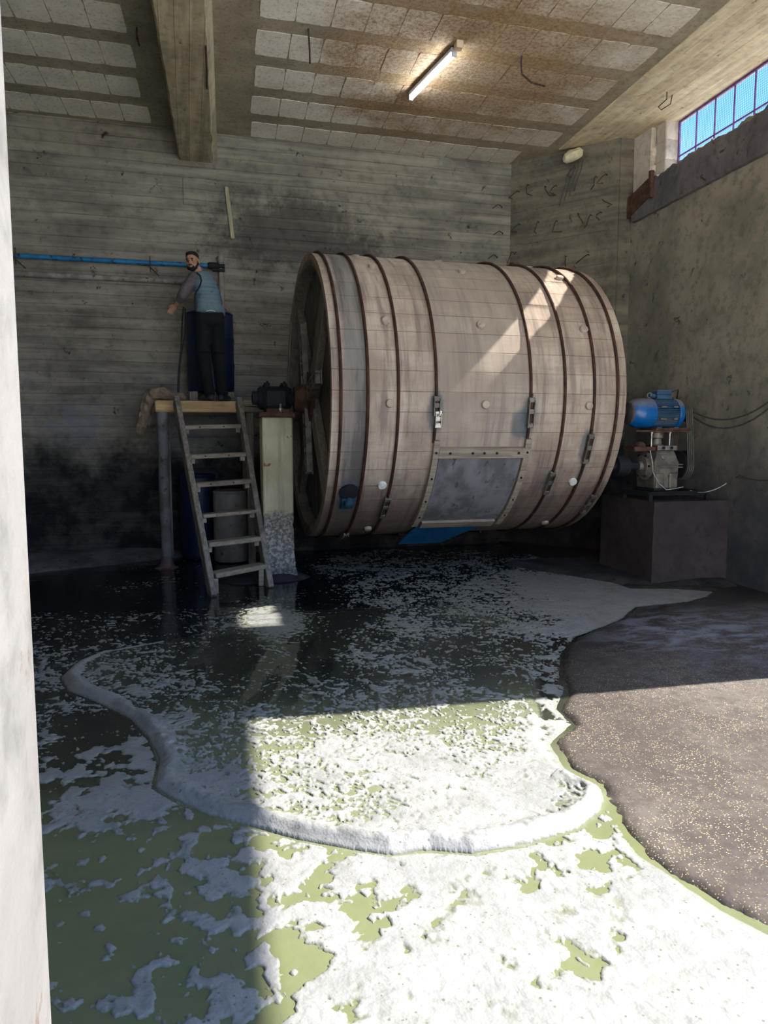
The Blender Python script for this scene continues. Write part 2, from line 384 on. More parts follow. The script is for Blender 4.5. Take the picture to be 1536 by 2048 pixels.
# solid part beside the gateway up to the roof
def slab(y0, y1, z0, z1, x0=0.0, x1=TH):
    b.add([(XR(y) + x, y, z) for z in (z0, z1) for (x, y) in ((x0, y0), (x1, y0), (x1, y1), (x0, y1))],
          [(0, 1, 5, 4), (1, 2, 6, 5), (2, 3, 7, 6), (3, 0, 4, 7), (0, 3, 2, 1), (4, 5, 6, 7)])
slab(YF, Y0W, SILL - 0.01, H + 0.3)
struct(b.build('wall_right', m_render))

b = MB()                                                                 # rough concrete band under the window
n = 90; vs = []; fs = []
for i in range(n + 1):
    y = 8.78 + (4.0 - 8.78) * i / n
    zb = 4.43 + 0.012 * fbm((y * 4, 1, 1)); zt = SILL - 0.015 + 0.05 * fbm((y * 2.3, 7, 3)) + 0.05 * fbm((y * 11, 2, 9)) - 0.10 * max(0, (y - 8.2) / 0.6)
    for t_, (ox, zz) in enumerate(((0.0, zb), (-0.035, zb + 0.01), (-0.06, zb + 0.15), (-0.055, (zb + zt) / 2), (-0.04, zt - 0.04), (0.06, zt))):
        vs.append((XR(y) + ox + 0.012 * fbm((y * 6, zz * 6, t_)), y, zz))
for i in range(n):
    for j in range(5): fs.append((i * 6 + j, i * 6 + j + 1, i * 6 + 7 + j, i * 6 + 6 + j))
b.add(vs, fs)
struct(b.build('trim_1', m_band))
b = MB()
b.add([(XR(y) + ox, y, z) for y, z0, z1 in ((8.84, 4.50, 4.76), (8.30, 4.64, 4.88)) for z in (z0, z1) for ox in (-0.075, -0.02)],
      [(0, 1, 3, 2), (4, 6, 7, 5), (0, 4, 5, 1), (2, 3, 7, 6), (0, 2, 6, 4), (1, 5, 7, 3)])
b.bar((XR(8.3) - 0.08, 8.29, 4.60), (XR(8.3) - 0.08, 8.29, 4.93), 0.05, 0.06, bev=0.006)
struct(tag(b.build('trim_2', m_rust)))
b = MB()                                                                 # sunlit piers at the far end of the window
b.box((XR(8.66) + 0.16, 8.68, 5.17), (0.28, 0.40, 0.78), bev=0.02, jit=0.006)
b.box((XR(8.36) + 0.20, 8.365, 5.17), (0.22, 0.20, 0.78), bev=0.012)
for z in (5.08, 5.32): b.box((XR(8.36) + 0.20, 8.365, z), (0.235, 0.215, 0.012))
struct(b.build('trim_3', m_pale))

# left wall, front wall with the jamb beside the camera, yard ground
b = MB(); b.box((-5.55, 5.4, 2.9), (0.3, 9.6, 6.2)); struct(b.build('wall_left', m_render))
b = MB()
b.box((-0.55, 0.55, 2.9), (0.78, 0.50, 6.2), bev=0.006)
vs_jit = b.v
b.v = [(v[0] + 0.006 * fbm((v[1], v[2] * 2, 0)), v[1], v[2]) for v in vs_jit]
struct(b.build('wall_front', m_jamb))
b = MB(); b.box((-3.6, 0.75, 2.9), (3.9, 0.35, 6.2)); struct(b.build('wall_front_left', m_render))
o = COL.objects['wall_front_left']; o.name = 'wall_front.001'

b = MB(); b.box((-1.25, -7.3, 2.9), (0.3, 15.0, 6.2)); struct(b.build('wall_bounce', m_bouncewall))  # unseen wall added to bounce sunlight into the room as fill
# ceiling: slab with ribs, blocks set between them
b = MB(); q = [(-5.75, 1.2), (XR(1.2) + TH, 1.2), (XR(10.3) + TH, 10.3), (-5.75, 10.3)]
b.add([(x, y, z) for z in (H, H + 0.3) for x, y in q], [(0, 1, 2, 3), (7, 6, 5, 4)] + [(i, (i + 1) % 4, 4 + (i + 1) % 4, 4 + i) for i in range(4)])
b.cur = 1
def block(x0, x1, y0, y1, zd=0.006):
    pts = []; m = 5
    cn = [(x0, y0), (x1, y0), (x1, y1), (x0, y1)]
    for e in range(4):
        (ax, ay), (bx, by) = cn[e], cn[(e + 1) % 4]
        for i in range(m):
            t = i / m; x = ax + (bx - ax) * t; y = ay + (by - ay) * t
            x += (y - YB) * SK
            amp = 0.010 if e in (0, 2) else 0.003
            if i == 0: x += 0.007 * (1 if e in (0, 3) else -1); y += 0.007 * (1 if e in (0, 1) else -1)
            pts.append((x + rng.uniform(-.003, .003), y + rng.uniform(-amp, amp)))
    k = len(pts); z = H - zd
    b.add([(p[0], p[1], z) for p in pts] + [(p[0], p[1], H + 0.01) for p in pts], [tuple(range(k))] + [(i, (i + 1) % k, k + (i + 1) % k, k + i) for i in range(k)])
rows = [(9.67 - 0.705 * i, 10.13 - 0.70 * i) for i in range(13)]
for r_, (y0, y1) in enumerate(rows):
    x = 0.89 - (0.02 if r_ % 2 else 0.0)
    while x < 5.0:
        wd = 0.335 + rng.uniform(-.012, .012)
        if x + wd > 5.12: break
        lim = 5.0 if y1 < 9.2 else 4.62 + (10.15 - y1) * 0.62
        if x + wd < lim + 0.12: block(x, x + wd - 0.007, y0, y1, rng.uniform(.002, .006))
        x += wd
    x = -0.34 - rng.uniform(0, .06); y0 -= 0.09; y1 -= 0.08
    while x > -5.2:
        wd = 0.33 + rng.uniform(-.014, .014); block(x - wd + 0.007, x, y0, y1, rng.uniform(.002, .006)); x -= wd
cx_, cy2 = (-5.75 + XR(10.3) + TH) / 2, 5.75
STAIN = (3.05 - cx_, 7.85 - cy2)
co = struct(b.build('ceiling', ceiling_mats()))
STAIN_OK = co.location.copy()
# rough ring beam over the right wall
b = MB()
b.add([(x + (y - YB) * SK, y, z) for z in (H - 0.012, H + 0.02) for (x, y) in ((5.06, 1.2), (XR(1.2) + TH - (1.2 - YB) * SK, 1.2), (XR(9) + TH - (9 - YB) * SK, 9.0), (5.66, 9.0), (5.06, 9.45))],
      [(0, 1, 2, 3, 4), (9, 8, 7, 6, 5)] + [(i, (i + 1) % 5, 5 + (i + 1) % 5, 5 + i) for i in range(5)])
b.cur = 0
struct(b.build('trim_4', m_ring))
# the deep beam
b = MB(); n = 60; vs = []; fs = []
for i in range(n + 1):
    y = YB + 0.1 - (YB - 1.2) * i / n; s_ = (y - YB) * SK; e = 0.012 * fbm((y * 5, 0, 0)); e2 = 0.02 * fbm((y * 4, 3, 0))
    vs += [(-0.04 + s_, y, H + 0.05), (-0.03 + s_ + e, y, 5.19), (-0.01 + s_ + e, y, 5.17), (0.40 + s_ + e2, y, 5.17 + abs(e2) * .5), (0.43 + s_ + e2, y, 5.20 + abs(e2)), (0.455 + s_, y, 5.25), (0.46 + s_, y, H + 0.05)]
for i in range(n):
    for j in range(6): fs.append((i * 7 + j, i * 7 + j + 1, i * 7 + 8 + j, i * 7 + 7 + j))
fs.append(tuple(range(7))); b.add(vs, fs)
struct(b.build('trim_5', m_beam))

# window grille in the right wall
wroot = bpy.data.objects.new('window_1', None); COL.objects.link(wroot); wroot.location = (XR(7) + 0.28, 7.0, SILL); struct(wroot)
def wx(y): return XR(y) + 0.27
b = MB()
ya, yb_ = 5.80, 8.24
for z in (4.93, 5.525): b.bar((wx(ya), ya, z), (wx(yb_), yb_, z), 0.022, 0.022)
for y in (ya, yb_): b.bar((wx(y), y, 4.9), (wx(y), y, 5.54), 0.022, 0.022, up=(1, 0, 0))
b.build('window_frame', m_purple, wroot)
for y in (7.90, 7.56, 7.23, 6.90, 6.57, 6.24, 5.98):
    bb = MB(); bb.bar((wx(y), y, 4.88), (wx(y), y, 5.54), 0.014, 0.014, up=(1, 0, 0)); bb.build('grille_bar', m_purple, wroot)
bb = MB(); bb.bar((wx(ya), ya, 5.10), (wx(yb_), yb_, 5.11), 0.016, 0.016); bb.build('grille_rail', m_purple, wroot)
b = MB(); y = ya
while y < yb_:
    b.bar((wx(y) + 0.02, y, 4.90), (wx(y) + 0.02, y, 5.54), 0.0018, 0.0018, up=(1, 0, 0)); y += 0.03
z = 4.91
while z < 5.54:
    b.bar((wx(ya) + 0.02, ya, z), (wx(yb_) + 0.02, yb_, z), 0.0018, 0.0018); z += 0.026
b.build('wire_mesh', m_mesh, wroot)

# ---------------------------------------------------------------- floor, liquid and foam
DENS= [(-0.39,2.02,0.35),(-0.21,1.97,0.5),(-0.01,1.92,0.55),(0.09,1.89,0.4),(0.2,1.86,0.3),(0.39,1.81,0.85),(0.65,1.74,0.95),(0.92,1.67,1.0),(1.19,1.59,1.0),(1.45,1.52,1.0),(-0.43,2.2,0.2),(-0.3,2.17,0.25),(-0.15,2.13,0.35),(0.02,2.08,0.55),(0.11,2.06,0.4),(0.19,2.04,0.12),(0.31,2.01,0.6),(0.5,1.95,0.85),(0.71,1.9,0.97),(0.93,1.84,0.8),(1.07,1.8,0.8),(1.29,1.74,1.0),(1.58,1.66,1.0),(-0.46,2.37,0.15),(-0.24,2.31,0.2),(-0.08,2.27,0.55),(0.07,2.23,0.4),(0.21,2.19,0.25),(0.38,2.14,0.85),(0.61,2.08,0.8),(0.84,2.02,1.0),(1.07,1.96,0.9),(1.23,1.92,0.8),(1.46,1.85,1.0),(1.69,1.79,1.0),(-0.48,2.53,0.15),(-0.25,2.47,0.2),(-0.05,2.41,0.65),(0.08,2.38,0.7),(0.22,2.34,0.75),(0.36,2.3,0.8),(0.52,2.26,0.55),(0.73,2.2,0.85),(0.98,2.14,1.0),(1.31,2.05,1.0),(1.64,1.96,1.0),(-0.51,2.71,0.2),(-0.27,2.64,0.2),(-0.09,2.6,0.55),(0.05,2.56,0.7),(0.21,2.52,0.7),(0.35,2.48,0.8),(0.52,2.43,0.5),(0.7,2.39,0.8),(0.87,2.34,0.8),(1.14,2.27,0.75),(1.31,2.22,0.8),(1.4,2.2,0.7),(1.58,2.15,0.9),(-0.55,2.92,0.25),(-0.28,2.85,0.25),(-0.09,2.8,0.25),(0.09,2.75,0.45),(0.24,2.71,0.75),(0.45,2.65,0.6),(0.66,2.6,0.85),(0.85,2.54,1.0),(1.04,2.49,0.95),(1.22,2.44,0.85),(1.41,2.39,0.5),(1.54,2.36,0.4),(-0.58,3.12,0.5),(-0.3,3.04,0.35),(-0.1,2.99,0.35),(0.08,2.94,0.1),(-0.64,3.35,0.7),(-0.42,3.29,0.92),(-0.21,3.23,0.92),(-0.1,3.2,1.0),(0.11,3.15,0.8),(0.26,3.11,0.75),(0.39,3.07,0.68),(0.54,3.03,0.6),(0.69,2.99,0.5),(0.86,2.95,0.9),(1.18,2.86,0.9),(1.4,2.8,1.0),(1.61,2.75,0.85),(1.68,2.73,0.6),(-0.68,3.61,0.6),(-0.45,3.55,0.35),(-0.27,3.5,0.15),(-0.13,3.46,1.0),(0.06,3.41,0.6),(0.24,3.36,0.7),(0.38,3.32,0.58),(0.58,3.27,0.85),(0.81,3.21,0.8),(1.05,3.15,0.85),(1.28,3.08,0.75),(1.51,3.02,0.9),(1.69,2.97,1.0),(-0.73,3.91,0.55),(-0.48,3.84,0.25),(-0.33,3.8,0.08),(-0.16,3.76,0.8),(0.06,3.7,0.55),(0.26,3.64,0.6),(0.41,3.6,0.5),(0.64,3.54,0.88),(0.88,3.48,0.8),(1.06,3.43,0.8),(1.21,3.39,0.55),(1.38,3.34,0.6),(1.63,3.28,0.75),(1.8,3.23,1.0),(-0.79,4.26,0.4),(-0.58,4.21,0.1),(-0.39,4.15,0.03),(-0.2,4.1,0.6),(0.02,4.05,0.5),(0.29,3.97,0.42),(0.56,3.9,0.42),(0.83,3.83,0.45),(1.1,3.76,0.5),(1.37,3.68,0.5),(1.64,3.61,0.5),(1.86,3.55,0.8),(-0.86,4.68,0.05),(-0.57,4.61,0.5),(-0.39,4.56,0.42),(-0.15,4.49,0.3),(0.08,4.43,0.2),(0.32,4.37,0.25),(0.62,4.29,0.3),(0.91,4.21,0.38),(1.21,4.13,0.45),(1.5,4.05,0.4),(1.8,3.97,0.32),(2.04,3.91,0.55),(-0.95,5.19,0.3),(-0.82,5.16,0.8),(-0.56,5.09,0.38),(-0.23,5.0,0.25),(0.03,4.93,0.15),(0.29,4.86,0.08),(0.55,4.79,0.1),(0.82,4.72,0.05),(1.08,4.65,0.33),(1.34,4.58,0.42),(1.67,4.49,0.28),(1.99,4.41,0.12),(2.26,4.34,0.45),(-1.13,5.84,0.3),(-0.84,5.77,0.4),(-0.47,5.67,0.35),(-0.14,5.58,0.2),(0.22,5.48,0.15),(0.59,5.38,0.1),(0.95,5.29,0.04),(1.25,5.21,0.35),(1.68,5.09,0.38),(2.05,4.99,0.2),(2.42,4.89,0.12),(2.6,4.84,0.35),(-1.27,6.64,0.3),(-0.98,6.57,0.35),(-0.57,6.46,0.4),(-0.16,6.34,0.3),(0.26,6.23,0.35),(0.67,6.12,0.25),(1.09,6.01,0.12),(1.5,5.9,0.3),(1.92,5.79,0.38),(2.33,5.68,0.45),(2.74,5.57,0.55),(3.16,5.46,0.85),(3.37,5.4,0.95),(-1.42,7.46,0.03),(-0.87,7.31,0.08),(-0.4,7.18,0.1),(0.29,7.0,0.12),(0.99,6.81,0.12),(1.45,6.69,0.22),(1.92,6.56,0.32),(2.38,6.44,0.42),(2.84,6.31,0.45),(3.31,6.19,0.8),(3.77,6.06,1.0),(4.24,5.94,1.0),(4.7,5.82,1.0),(-1.61,8.49,0.0),(-0.45,8.18,0.18),(0.34,7.97,0.08),(1.13,7.75,0.08),(1.66,7.61,0.28),(2.18,7.47,0.33),(2.71,7.33,0.38),(3.24,7.19,0.55),(3.66,7.08,0.9),(4.03,6.98,1.0),(4.45,6.87,0.9),(5.08,6.7,1.0),(-1.12,9.65,0.0),(-0.21,9.4,0.18),(1.31,9.0,0.08),(1.8,8.87,0.45),(2.23,8.75,0.45),(2.84,8.59,0.25),(3.45,8.42,0.4),(4.06,8.26,0.4),(4.66,8.1,0.15),(1.46,9.99,0.08),(2.47,9.72,0.25),(3.49,9.45,0.15),(4.16,9.27,0.1),(5.51,8.91,0.0)]
SHORE = [(4.49,7.45),(4.48,6.64),(4.93,6.49),(5.22,6.28),(5.0,6.1),(4.67,5.96),(4.04,5.89),(3.63,5.51),(3.31,5.31),(2.96,5.11),(2.61,4.71),(2.37,4.3),(2.27,4.03),(2.05,3.74),(2.02,3.51),(1.78,3.3),(1.71,3.02),(1.77,2.85),(1.72,2.67),(1.67,2.52),(1.62,2.3),(1.66,2.12),(1.7,1.94),(1.76,1.79),(1.85,1.57),(1.86,1.16)]
RIM = [(-0.44,5.71),(-0.68,5.62),(-0.82,5.38),(-0.86,5.08),(-0.77,4.8),(-0.54,4.5),(-0.36,4.22),(-0.24,3.9),(-0.18,3.61),(-0.19,3.33),(-0.1,3.19),(0.04,3.02),(0.2,2.89),(0.39,2.73),(0.56,2.62),(0.7,2.54),(0.86,2.53),(1.02,2.46),(1.24,2.47),(1.49,2.52),(1.66,2.62),(1.77,2.75)]
MUD = [(-1.88,9.1),(-1.19,9.24),(-0.89,9.66),(-0.41,9.93),(0.1,9.92)]
LINE1 = [(1.32,5.78),(1.15,5.23),(1.08,4.44),(1.09,4.16),(1.02,3.85)]
LINE2 = [(0.57,5.39),(0.72,4.97),(0.84,4.14),(0.87,4.01)]
LINE3 = [(1.5,4.54),(1.43,4.16),(1.35,3.76)]
LINE4 = [(2.61,5.2),(2.85,5.24),(3.27,5.32)]
LINE5 = [(-0.34,5.26),(-0.13,5.09),(0.01,4.73),(0.02,4.45),(0.11,4.21)]
def perlin(x, y, seed=0):
    g = np.random.RandomState(seed); pm = g.permutation(256); pm = np.concatenate([pm, pm]); an = g.rand(256) * 2 * pi
    gx, gy = np.cos(an), np.sin(an)
    xi = np.floor(x).astype(int); yi = np.floor(y).astype(int); xf = x - xi; yf = y - yi
    u = xf ** 3 * (xf * (xf * 6 - 15) + 10); v = yf ** 3 * (yf * (yf * 6 - 15) + 10)
    def gr(ix, iy, dx, dy):
        h = pm[(pm[ix & 255] + iy) & 255]; return gx[h] * dx + gy[h] * dy
    a = gr(xi, yi, xf, yf); b_ = gr(xi + 1, yi, xf - 1, yf); c = gr(xi, yi + 1, xf, yf - 1); d = gr(xi + 1, yi + 1, xf - 1, yf - 1)
    return (a + (b_ - a) * u) * (1 - v) + (c + (d - c) * u) * v
def nfbm(x, y, sc, o=4, seed=0, rough=0.5):
    t = 0; a = 1; w = 0
    for i in range(o):
        t = t + a * perlin(x * sc + 17.3 * i, y * sc - 9.1 * i, seed + i); w += a; a *= rough; sc *= 2.03
    return t / w
def poly_sd(px, py, poly, closed=True):
    """signed distance, positive inside"""
    P = np.array(poly); n = len(P); d = np.full(px.shape, 1e9); ins = np.zeros(px.shape, bool)
    for i in range(n if closed else n - 1):
        a = P[i]; b_ = P[(i + 1) % n]; e = b_ - a
        wx_, wy_ = px - a[0], py - a[1]; t = np.clip((wx_ * e[0] + wy_ * e[1]) / (e @ e), 0, 1)
        d = np.minimum(d, np.hypot(wx_ - e[0] * t, wy_ - e[1] * t))
        if closed:
            c = ((a[1] > py) != (b_[1] > py)) & (px < (b_[0] - a[0]) * (py - a[1]) / (b_[1] - a[1] + 1e-12) + a[0]); ins ^= c
    return np.where(ins, d, -d) if closed else d
WATER = SHORE + [(1.9, 0.9), (-5.3, 0.9), (-5.3, 10.3), (4.49, 10.3)]
SHEET = RIM + [(1.72, 2.9), (1.70, 3.1), (1.74, 3.3), (2.2, 4.3), (2.9, 5.4), (2.4, 6.4), (0.8, 6.6), (0.1, 6.0)]

def upsample(A, shape, c):
    yi = np.minimum(np.arange(shape[0]) / c, A.shape[0] - 1.001); xi = np.minimum(np.arange(shape[1]) / c, A.shape[1] - 1.001)
    y0 = yi.astype(int); x0 = xi.astype(int); fy = (yi - y0)[:, None]; fx = (xi - x0)[None, :]
    return (A[y0][:, x0] * (1 - fy) * (1 - fx) + A[y0 + 1][:, x0] * fy * (1 - fx) + A[y0][:, x0 + 1] * (1 - fy) * fx + A[y0 + 1][:, x0 + 1] * fy * fx)
def dens_at(X, Y, cs=4):
    Dn = np.array(DENS); gu = Dn[:, 0] / (Dn[:, 1] + 0.3); gv = np.log(Dn[:, 1])
    Xs, Ys = X[::cs, ::cs], Y[::cs, ::cs]
    U = (Xs / (Ys + 0.3)).reshape(-1); V = np.log(Ys).reshape(-1); num = np.zeros(U.shape); den = np.zeros(U.shape) + 1e-9
    for i in range(len(Dn)):
        w_ = np.exp(-((U - gu[i]) ** 2 / (2 * 0.032 ** 2) + (V - gv[i]) ** 2 / (2 * 0.034 ** 2))) + 1e-7 / (0.01 + (U - gu[i]) ** 2 + (V - gv[i]) ** 2)
        num += w_ * Dn[i, 2]; den += w_
    return upsample((num / den).reshape(Xs.shape), X.shape, cs)
def fan(nx, ny, y0, y1, p=1.5):
    t = np.linspace(0, 1, ny); Y = y0 + (y1 - y0) * (0.38 * t + 0.62 * t ** p)
    s = np.linspace(-1, 1, nx); X = 1.15 + s[None, :] * (1.7 + 0.50 * Y[:, None])
    return X, np.repeat(Y[:, None], nx, 1)
def grid_mesh(name, X, Y, Z, mats, keep=None, attrs={}):
    ny, nx = X.shape; idx = np.arange(nx * ny).reshape(ny, nx)
    f = np.stack([idx[:-1, :-1], idx[:-1, 1:], idx[1:, 1:], idx[1:, :-1]], -1).reshape(-1, 4)
    if keep is not None:
        kk = keep[:-1, :-1] | keep[:-1, 1:] | keep[1:, 1:] | keep[1:, :-1]; f = f[kk.reshape(-1)]
    used = np.unique(f); rm = np.full(nx * ny, -1); rm[used] = np.arange(len(used)); f = rm[f]
    co = np.stack([X, Y, Z], -1).reshape(-1, 3)[used]
    me = bpy.data.meshes.new(name); me.from_pydata(co.tolist(), [], f.tolist()); me.shade_smooth()
    for k_, a in attrs.items():
        at = me.attributes.new(k_, 'FLOAT', 'POINT'); at.data.foreach_set('value', a.reshape(-1)[used].astype(np.float32))
    for m in mats: me.materials.append(m)
    o = bpy.data.objects.new(name, me); COL.objects.link(o); return o

def in_room(X, Y): return (Y < 10.13) & (X > -5.38) & ((X - 4.6) * 1.28 + (Y - 10.2) * 1.01 < -0.06) & ((X < XR(Y) - 0.02) | (Y < 3.8))
def liquid_height(X, Y):
    sd = poly_sd(X, Y, SHEET)
    wob = 0.03 * nfbm(X, Y, 2.5, 3, 40)
    t = np.clip((sd + wob * 0.6) / 0.05, 0, 1); t = t * t * (3 - 2 * t)
    d_rim = poly_sd(X, Y, RIM, False)
    inner = np.clip((5.6 - Y) / 0.7, 0, 1) * np.clip(1 - np.abs(sd - 0.07) / 0.09, 0, 1) * (d_rim < 0.25) * (sd > -0.02)
    z = 0.018 * t + 0.018 * inner ** 1.2 * (1 + 0.9 * nfbm(X, Y, 7, 2, 41))
    # fading of the step away from the foaming front
    far = np.clip((d_rim - 0.3) / 1.5, 0, 1); z = z * (1 - 0.55 * far)
    z = z + 0.0035 * nfbm(X * 1.0, Y * 0.6, 3.2, 3, 42) + 0.0016 * nfbm(X, Y, 13, 2, 44)
    # standing ripples in the calm hollow
    rip = np.exp(-(((X - 0.55) / 0.6) ** 2 + ((Y - 4.7) / 0.8) ** 2))
    z = z + 0.006 * rip * np.sin((X * 0.94 - Y * 0.35 + 0.15 * nfbm(X, Y, 1.2, 2, 45)) * 22)
    for ln in (LINE1, LINE3, LINE4):
        d = poly_sd(X + 0.04 * nfbm(X, Y, 5, 2, 46), Y, ln, False); z = z + 0.005 * np.exp(-(d / 0.02) ** 2) * np.clip(0.6 + 2 * nfbm(X, Y, 3, 2, 47), 0, 1)
    return z + 0.004

def floor_z(X, Y):
    sd = poly_sd(X, Y, WATER) + 0.05 * nfbm(X, Y, 4, 4, 50) + 0.035 * nfbm(X, Y, 17, 3, 54)
    up = np.clip((-sd + 0.03) / 0.10, 0, 1); up = up * up * (3 - 2 * up)
    lip = np.exp(-((sd + 0.10) / 0.06) ** 2) * 0.010
    z = -0.035 + 0.052 * up + 0.6 * lip * (1 + nfbm(X, Y, 12, 2, 52)) + np.clip(-sd, 0, 3) * 0.006
    return z + 0.004 * nfbm(X, Y, 2.0, 4, 51) * up + 0.0035 * nfbm(X, Y, 22, 2, 53) * up

# floor
X, Y = fan(420, 330, 0.9, 10.3)
X = X + 0; Zf = floor_z(X, Y)
k = N('hair_strewn_dark_floor'); x = k.xyz()
n1 = k.noise(1.1, 7, None, 0.6); n2 = k.noise(14, 7, None, 0.7); n3 = k.noise(5, 8, None, 0.7, 1.0)
col = k.mix(k.step(n1, 0.36, 0.64), lin((72, 65, 61)), lin((95, 88, 82)))
col = k.mix(k.ma('MULTIPLY', k.step(n2, 0.44, 0.62), 0.5), col, lin((56, 49, 46)))
col = k.mix(k.ma('MULTIPLY', k.step(n3, 0.58, 0.72), 0.4), col, lin((120, 106, 98)))
# wet zone: the floor stays dark where the liquid keeps washing over it
wet = k.attr('wet')
col = k.mix(k.ma('MULTIPLY', wet, 0.75), col, lin((24, 23, 25)))
# pale dried salt patch beside the wall
col = k.mix(k.ma('MULTIPLY', k.attr('salt'), k.step(k.noise(3.2, 9, k.map((1, 1.6, 1)), 0.7, 0.5), 0.42, 0.62)), col, lin((126, 129, 138)))
# straw-coloured hair and bark crumbs
v1 = k.nd('ShaderNodeTexVoronoi', feature='F1'); k.put(v1.inputs['Vector'], k.map((1, 1.35, 1), rot=(0, 0, 0.5))); v1.inputs['Scale'].default_value = 85
chip = k.ma('MULTIPLY', k.ma('LESS_THAN', v1.outputs['Distance'], 0.27), k.ma('GREATER_THAN', k.noise(30, 2), 0.47))
chip = k.ma('MULTIPLY', chip, k.attr('chips'))
chip = k.ma('MULTIPLY', chip, k.step(k.noise(2.4, 5, None, 0.6), 0.28, 0.6))
sepc = k.nd('ShaderNodeSeparateColor'); k.put(sepc.inputs[0], v1.outputs['Color'])
col = k.mix(chip, col, k.mix(sepc.outputs[0], lin((150, 126, 76)), lin((206, 192, 160))))
bmp = k.ma('ADD', k.ma('MULTIPLY', n2, 0.7), k.ma('MULTIPLY', chip, 0.3))
m_floor = k.out(col, k.ma('SUBTRACT', 0.85, k.ma('MULTIPLY', wet, 0.4)), 0, bmp, 0.6, 0.012, 0.3)
sdw = poly_sd(X, Y, WATER)
wet = np.clip(1 - (-sdw) / 0.9, 0, 1) * np.clip((Y - 3.4) / 1.2, 0, 1) + 0.8 * np.clip(1 - (-sdw + 0.06 * nfbm(X, Y, 8, 3, 91)) / 0.07, 0, 1) + np.clip((Y - 5.6) / 0.8, 0, 1)
salt = np.exp(-(((X - 4.2) / 1.0) ** 2 + ((Y - 4.9) / 0.75) ** 2)) * 1.2
chips = np.clip(1.15 - np.clip((Y - 3.9) / 1.2, 0, 1) * 0.75, 0, 1)
fl = grid_mesh('floor', X, Y, Zf, [m_floor], None, {'wet': np.clip(wet, 0, 1), 'salt': np.clip(salt, 0, 1), 'chips': chips})
struct(fl)
b = MB(); b.box((0, -4, -0.16), (60, 50, 0.2)); struct(b.build('floor_yard', m_yard)); COL.objects['floor_yard'].name = 'floor.001'

# liquid
X, Y = fan(520, 420, 0.92, 10.25)
sdw = poly_sd(X, Y, WATER); Zw = liquid_height(X, Y)
milky = np.clip(1.0 - (Y - 3.5) / 0.9, 0.0, 1) * 0.82 + 0.18 * np.clip(1 - (Y - 4.2) / 2.5, 0, 1)
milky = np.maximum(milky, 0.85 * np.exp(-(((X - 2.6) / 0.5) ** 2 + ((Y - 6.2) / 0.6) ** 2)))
milky = np.maximum(milky, 0.9 * np.exp(-(((X - 0.66) / 0.3) ** 2 + ((Y - 6.3) / 0.7) ** 2)))  # liquor painted paler where the sun rectangle lands, so it looks bright
milky = np.where(poly_sd(X, Y, SHEET) > 0, np.maximum(milky, 0.12), milky * np.clip(1.0 - (Y - 2.9) / 0.8, 0.15, 1))
film = np.clip(dens_at(X, Y) * 1.1 - 0.1, 0, 1)
film = np.where(poly_sd(X, Y, SHEET) > -0.02, film, film * 0.25 * (Y < 3.4) + film * (Y > 5.2) * 0.6)
k = N('olive_tanning_liquor')
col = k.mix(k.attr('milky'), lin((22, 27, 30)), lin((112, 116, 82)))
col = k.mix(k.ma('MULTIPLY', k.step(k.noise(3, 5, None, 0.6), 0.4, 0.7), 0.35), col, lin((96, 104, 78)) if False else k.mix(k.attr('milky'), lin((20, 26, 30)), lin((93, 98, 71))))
fm = k.ma('MULTIPLY', k.attr('film'), k.ma('ADD', 0.35, k.ma('MULTIPLY', k.step(k.noise(9, 7, k.map((1, 0.8, 1)), 0.68, 1.2), 0.42, 0.62), 0.65)))
col = k.mix(k.ma('MULTIPLY', fm, 0.62), col, lin((128, 132, 122)))
m_liq = k.out(col, k.ma('ADD', 0.06, k.ma('MULTIPLY', fm, 0.35)), 0, k.ma('ADD', k.noise(9, 3), k.ma('MULTIPLY', k.noise(38, 2), 0.35)), 0.10, 0.02, 0.5)
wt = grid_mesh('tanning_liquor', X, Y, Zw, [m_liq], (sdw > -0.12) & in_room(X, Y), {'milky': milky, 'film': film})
tag(wt, 'olive green liquid flooding the concrete floor under the foam', 'liquid', kind='stuff')

# foam: real patches, cut out of a dense grid where the density beats a noise
X, Y = fan(1040, 860, 1.35, 9.9)
D = dens_at(X, Y)
sdw = poly_sd(X, Y, WATER); sdn = poly_sd(X, Y, SHEET); drm = poly_sd(X, Y, RIM, False)
wx2 = X + 0.05 * nfbm(X, Y, 4, 3, 60); wy2 = Y + 0.05 * nfbm(X, Y, 4, 3, 61)
# blotchy cells in the still liquid, torn streaks on the moving sheet
n_blob = nfbm(wx2, wy2, 8.5, 5, 62, 0.52)
sx_ = X + 0.16 * nfbm(X, Y, 2.2, 3, 84) + 0.03 * nfbm(X, Y, 12, 2, 85); sy_ = Y + 0.16 * nfbm(X, Y, 2.2, 3, 86) + 0.03 * nfbm(X, Y, 12, 2, 87)
n_str = 0.75 * nfbm(sx_ + 0.4 * sy_, sy_, 11.0, 5, 64, 0.72) + 0.5 * nfbm(sx_, sy_, 34.0, 2, 88, 0.6)
n_big = nfbm(wx2, wy2, 2.0, 2, 66)
moving = np.clip(sdn / 0.1, 0, 1); farz = np.clip((Y - 3.6) / 1.0, 0, 1); mv = np.maximum(moving, farz)
nz = n_blob * (1 - mv) + n_str * mv + 0.30 * n_big
flat = np.sort(nz.reshape(-1)[::37]); rank = np.interp(nz, flat, np.linspace(0, 1, len(flat)))
D = D + 0.08 * np.clip((D - 0.6) / 0.2, 0, 1)
D = D * (1 - 0.55 * np.clip((Y - 5.0) / 1.2, 0, 1) * np.clip((1.9 - X) / 0.6, 0, 1))
m = D - rank * 0.97 - 0.02
n_sm = nfbm(X, Y, 21, 2, 90, 0.4); m = np.maximum(m, (n_sm - (0.50 - 0.50 * np.clip(D, 0, 0.5))) * 0.8 * (1 - 0.6 * farz))
